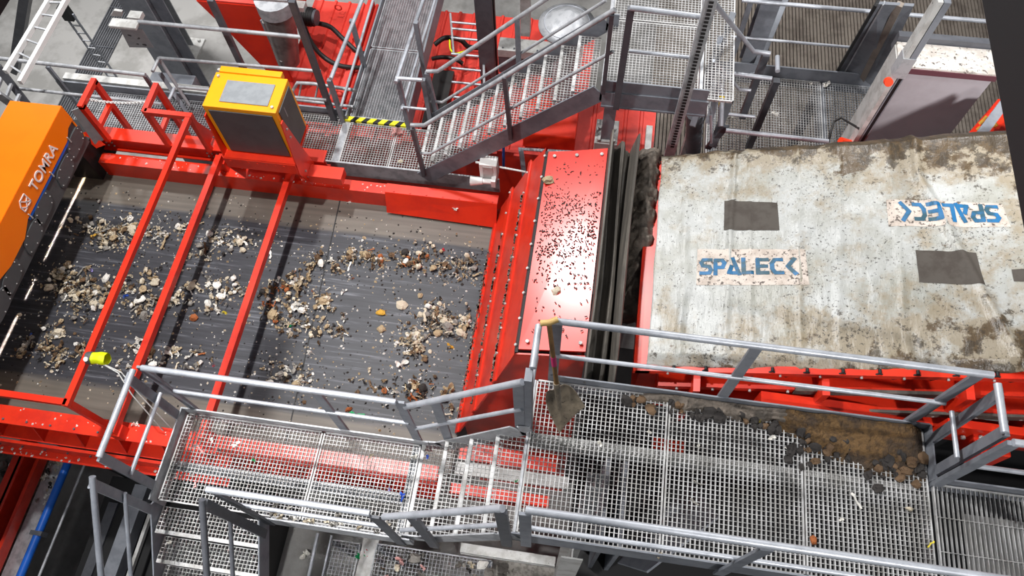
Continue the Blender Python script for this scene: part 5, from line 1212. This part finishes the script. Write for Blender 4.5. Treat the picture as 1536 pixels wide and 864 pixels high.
one('flake', 'white', (0.31, 1.58, 4.9), .07, 'white ragged scrap on the right grating near the shovel')
one('flake', 'white', (0.67, 1.72, 4.9), .05, 'white and brown scrap on the right grating right of the shovel')
one('flake', 'white', (1.04, 1.66, 4.9), .045, 'small white scrap on the middle right-hand grating')
one('flake', 'yellow', (1.48, 1.91, 4.9), .06, 'cream yellow block on the middle right-hand grating', flat=1.6)
one('flake', 'white', (1.58, 1.8, 4.9), .075, 'white folded scrap right of the cream block')
one('flake', 'white', (1.69, 1.74, 4.9), .05, 'dull white scrap below the white folded scrap')
one('strip', 'white', (2.16, 1.41, 4.9), .12, 'thin white strip on the right end grating')
one('flake', 'white', (2.06, 1.27, 4.9), .05, 'small white scrap below the thin white strip')
one('lump', 'beige', (2.54, 1.41, 4.9), .07, 'beige lump near the right end grating joint')
one('lump', 'rust', (1.86, 1.1, 4.9), .06, 'orange brown lump near the bottom right')
one('flake', 'white', (2.53, 1.76, 4.9), .05, 'small white scrap at the foot of the brown spillage')
one('strip', 'grey', (1.04, 1.38, 4.9), .07, 'thin pale strip on the middle of the right-hand grating')
one('strip', 'grey', (1.02, 1.24, 4.9), .07, 'bent pale strip below the thin strip on the right-hand grating')
one('strip', 'yellow', (2.66, 1.19, 4.9), .07, 'yellowish scrap on the close-barred grating')
one('flake', 'white', (-0.27, 1.27, 4.69), .03, 'tiny pale scrap on the last tread of the short stair')
one('flake', 'green', (-0.28, 1.26, 4.69), .04, 'small green scrap on the last tread of the short stair')
one('flake', 'beige', (0.8, 0.84, 4.9), .07, 'beige scrap at the front edge of the middle right grating')
one('flake', 'white', (1.64, 6.44, 3), .10, 'white scrap by the steep steps on the lower platform')
one('flake', 'white', (2.18, 6.57, 3), .10, 'white scrap in the middle of the lower platform')
one('flake', 'white', (2.82, 7.11, 3), .14, 'white crumpled bag at the back of the lower platform')
one('flake', 'white', (2.63, 7.11, 3), .08, 'small white scrap left of the crumpled bag')
one('flake', 'white', (-1.67, 5.57, 3.2), .10, 'white scrap on the long stair foot')
one('flake', 'pink', (-2.41, 5.58, 3.14), .20, 'pale torn paper lying over the hazard strip')
one('lump', 'beige', (-2.27, 5.18, 3.1), .06, 'small beige lump on the far walkway grating')
one('flake', 'white', (-5.03, 4.64, 3.01), .10, 'white scrap by the far side beam behind the first bar')
one('flake', 'white', (-2.78, 4.59, 3.01), .07, 'white scrap at the far edge of the belt')
one('flake', 'white', (-1.48, 4.54, 3.2), .08, 'white scrap stuck on the red skirt plate')
one('flake', 'white', (-4.16, 1.59, 3.29), .10, 'white round scrap on the near red side beam')
one('lump', 'beige', (-0.16, 2.78, 4.93), .09, 'grey brown lump stuck on the speckled chute top')
one('lump', 'tan', (-0.36, 3.88, 4.9), .10, 'tan mud clod at the edge of the chute top')
# lower level scraps
one('flake', 'green', (-2.05, 0.86, 1.57), .16, 'green scrap on the narrow lower grating')
one('flake', 'red', (-1.98, 0.91, 1.57), .13, 'dark red scrap beside the green scrap below')
one('flake', 'white', (-3.14, 0.93, 0.01), .18, 'square white paper on the concrete at bottom centre')
one('flake', 'white', (-3.65, 0.94, 0.01), .16, 'white scrap on the concrete at bottom left of centre')
one('flake', 'yellow', (-3.82, 1.13, 0.01), .12, 'yellow scrap on the concrete beside the descending stair')
for k in range(60):
    x = random.uniform(-1.8, -.5); y = random.uniform(.2, .95)
    col = random.choice(['grey', 'white', 'pink', 'brown', 'dark', 'dark', 'beige', 'red' if k % 9 == 0 else 'grey', 'green' if k % 13 == 0 else 'grey'])
    lb = '%s litter scrap on the grating below the short stair' % CN.get(col, col)
    piece(random.choice(['flake', 'lump']), col, x, y, 1.805, random.uniform(.06, .16), lb, '%s litter below the short stair' % CN.get(col, col), name='litter_scrap')
b = MB()
for k in range(500):
    x = random.uniform(-.55, .9); y = random.uniform(-.3, 1.0); s_ = random.uniform(.02, .09)
    v = SHAPES['flake'][k % 6]; 
    if k < 160: b.mark(); b.add([(x+p[0]*s_*1.6, y+p[1]*s_*1.6, 1.5+p[2]*s_*1.6) for p in v.v], v.f)
b.box((-.6, -.6, 1.40), (1.0, 1.05, 1.5)); solo(b, 'litter_bed', WASTE['grey'], 'bed of mixed grey litter at bottom centre below the walkway', 'waste', kind='stuff')
for k in range(70):
    x = random.uniform(-7.6, -6.45); y = random.uniform(-.2, 1.45); col = random.choice(['dark', 'brown', 'tan', 'grey', 'grey', 'white', 'rust'])
    lb = '%s waste lump on the lower conveyor at bottom left' % CN[col]
    piece('lump', col, x, y, 1.24, random.uniform(.06, .2), lb, '%s waste on the lower conveyor' % CN[col])
for k in range(26):
    x = random.uniform(-6.1, -5.9); y = 1.4 - abs(random.gauss(0, .25)); col = random.choice(['grey', 'white', 'beige', 'dark'])
    lb = '%s dust clod on the grey board beside the blue pipe' % CN[col]
    piece('flake', col, x, y, 1.43, random.uniform(.04, .12), lb, '%s clods beside the blue pipe' % CN[col], name='dust_clod')
# fine dust and crumbs on the belt that nobody could count
b = MB(); rnd = random.Random(3)
def crumb(mb, x, y, z, s_):
    a = rnd.uniform(0, 6.28); e = rnd.uniform(.5, 1.4); c, s2 = math.cos(a)*s_, math.sin(a)*s_
    mb.add([(x+c, y+s2, z), (x-s2*e, y+c*e, z), (x-c, y-s2, z), (x+s2*e, y-c*e, z), (x, y, z+s_*.9)], [(0,1,4), (1,2,4), (2,3,4), (3,0,4), (3,2,1,0)])
def crumbs(n, colour, label, smin, smax):
    mb = MB()
    for _ in range(n):
        if rnd.random() < .6:
            hp = rnd.choice(HEAPS); c = rnd.choice(hp[4]); x = c[0]+rnd.gauss(0, .22); y = c[1]+rnd.gauss(0, .16)
        else: x = rnd.uniform(-6.2, -1.05); y = rnd.uniform(1.8, 4.5)
        x = min(x, -1.06); y = min(max(y, 1.66), 4.55); crumb(mb, x, y, 2.999, rnd.uniform(smin, smax))
    solo(mb, 'fine_debris', WASTE[colour], label, 'waste', kind='stuff')
crumbs(1100, 'beige', 'fine beige crumbs strewn over the belt', .004, .017)
crumbs(650, 'white', 'fine white flecks strewn over the belt', .004, .016)
crumbs(1300, 'dark', 'fine dark crumbs strewn over the belt', .005, .018)
crumbs(500, 'tan', 'fine tan crumbs strewn over the belt', .005, .02)
# light flecks thrown over the red steel of the chute and beams
mb = MB()
for _ in range(90): crumb(mb, rnd.uniform(-5.7, -1.1), rnd.uniform(4.62, 4.72), 3.262, rnd.uniform(.004, .016))
for _ in range(60): crumb(mb, rnd.uniform(-7, -3.3), rnd.uniform(1.43, 1.59), 3.286, rnd.uniform(.004, .014))
for _ in range(140): crumb(mb, rnd.uniform(-7, -3.3), rnd.uniform(1.23, 1.35), 2.722, rnd.uniform(.005, .02))
solo(mb, 'fine_debris', WASTE['white'], 'pale flecks lying on the red side beams of the belt', 'waste', kind='stuff')
# dark crumbs and shreds spattered over the glossy top of the chute
mb = MB()
for _ in range(1500):
    y = 4.1 - 1.75*rnd.random()**.8; x = rnd.uniform(-.38, .11)
    if rnd.random() > (.25 if y > 3.75 else 1 if y > 3.1 else .35 if y > 2.8 else .08): continue
    z = 4.89 + .245*(x + .40); s_ = rnd.uniform(.0025, .007); a = rnd.uniform(0, 6.28)
    mb.bar((x - math.cos(a)*s_*1.6, y - math.sin(a)*s_*1.6, z), (x + math.cos(a)*s_*1.6, y + math.sin(a)*s_*1.6, z), s_*1.1, .006)
solo(mb, 'fine_debris', WASTE['dark'], 'dark specks spattered over the glossy top of the red chute', 'waste', kind='stuff')
# ------------------------------------------------------------------ spillage on the right-hand walkway
def spill(x0, x1, ys, amp, seed, m, label, nx=90, ny=22, y1=2.018, base=4.90):
    def f(u, v):
        x = x0 + (x1-x0)*u; w = ys(u) + .05*noise.noise((x*6, seed, 0)) + .03*noise.noise((x*17, seed, 1)); y = y1 - w*(1-v)
        edge = min(1, v*4)*min(1, u*8)*min(1, (1-u)*10)
        z = base - .012 + edge*(.015 + amp*v*(.6+.6*noise.noise((x*4, y*5, seed))) + .022*abs(noise.noise((x*24, y*24, seed))))
        return (x, y, z)
    return solo(MB().grid(nx, ny, f, .02, False), 'spillage', m, label, 'spillage', kind='stuff')
spill(1.55, 2.69, lambda u: .13 + .26*min(1, u*1.6), .10, 4, M['brownsoil'], 'heap of brown granules at the right end of the walkway')
spill(.55, 2.0, lambda u: .06 + .10*u, .06, 9, M['mud'], 'band of dark mud along the back of the right-hand walkway')
for k in range(64):
    u = random.random()**.8; x = .25 + 2.35*u; y = 2.0 - random.uniform(.02, .10 + .10*u) - (.22*random.random() if u > .6 else 0)
    col = random.choice(['dark', 'dark', 'dark', 'dark', 'brown', 'brown']); s_ = random.uniform(.04, .10)
    if y < 1.5: y = 1.6
    lb = '%s clod fallen along the right walkway back' % CN[col]
    piece('lump', col, x, y, 4.91, s_, lb, '%s clods along the right walkway back' % CN[col])
for k in range(40):
    x = random.uniform(1.7, 2.68); y = 1.72 + random.gauss(0, .07); y = max(1.52, min(1.85, y)); col = random.choice(['dark', 'dark', 'brown'])
    lb = '%s clod at the front of the brown spillage' % CN[col]
    piece('lump', col, x, y, 4.905, random.uniform(.035, .085), lb, '%s clods at the front of the brown spillage' % CN[col])
for k in range(26):
    x = random.uniform(-2.3, -1.25); y = .82 + abs(random.gauss(0, .05)); col = random.choice(['grey', 'grey', 'white', 'beige'])
    lb = '%s film scrap along the lower left walkway front' % CN[col]
    piece('flake', col, x, y, 4.055, random.uniform(.04, .10), lb, '%s film scraps along the lower left walkway front' % CN[col], name='film_scrap')

# ================================================================== LIGHT
def lamp(x, y, z, power, size, col=(1, .985, .97), tgt=None, spread=180):
    lt = bpy.data.lights.new('hall_or_fill_lamp', 'AREA'); lt.shape = 'DISK'; lt.size = size; lt.energy = power; lt.color = col; lt.spread = math.radians(spread)
    o = bpy.data.objects.new('hall_or_fill_lamp', lt); o.location = (x, y, z); COL.objects.link(o)
    d = Vector(tgt or (x, y, 0)) - Vector((x, y, z)); o.rotation_euler = d.to_track_quat('-Z', 'Y').to_euler()
lamp(-3.9, 3.6, 12.0, 560, .24, tgt=(-2.2, 3.2, 3))
lamp(-3.9, 7.7, 13.0, 560, .34, tgt=(-1.0, 4.0, 3))
lamp(3.4, -2.2, 11.5, 62, .5, tgt=(2.2, 2.2, 4.6), spread=80)
lamp(-4.2, -3.0, 11.5, 62, .5, tgt=(-2.0, .7, 2.5), spread=50)
lamp(4.6, 1.2, 9.6, 30, .4, tgt=(3.4, 5.8, 4.4), spread=45)  # added fill light for the grey box front, no known source
lamp(2.2, 10.5, 11.5, 420, .8, tgt=(2.5, 8.5, 2))
lamp(-8.5, 9.5, 11.5, 330, .8, tgt=(-8.2, 9.2, 0), spread=80)
w = bpy.data.worlds.new('hall_ambient'); scene.world = w; w.use_nodes = True
w.node_tree.nodes['Background'].inputs['Color'].default_value = (.62, .66, .72, 1); w.node_tree.nodes['Background'].inputs['Strength'].default_value = .17

# ================================================================== CAMERA
cd = bpy.data.cameras.new('camera'); cam = bpy.data.objects.new('camera', cd); COL.objects.link(cam)
cd.sensor_width = 36; cd.lens = 36*1135.336/1536; cd.clip_end = 200
ya, pi_, ro = -0.1881815, 1.10251408, 0.04843953
f = Vector((math.cos(pi_)*math.sin(ya), math.cos(pi_)*math.cos(ya), -math.sin(pi_))); r0 = Vector((math.cos(ya), -math.sin(ya), 0)); d0 = f.cross(r0)
c_, s_ = math.cos(ro), math.sin(ro); r = r0*c_ + d0*s_; d = -r0*s_ + d0*c_
cam.matrix_world = Matrix(((r.x, -d.x, -f.x, 0), (r.y, -d.y, -f.y, 0), (r.z, -d.z, -f.z, 10.5), (0, 0, 0, 1)))
scene.camera = cam
scene.view_settings.view_transform = 'Standard'; scene.view_settings.look = 'None'; scene.view_settings.gamma = 1; scene.view_settings.exposure = 0
scene.view_settings.use_curve_mapping = False
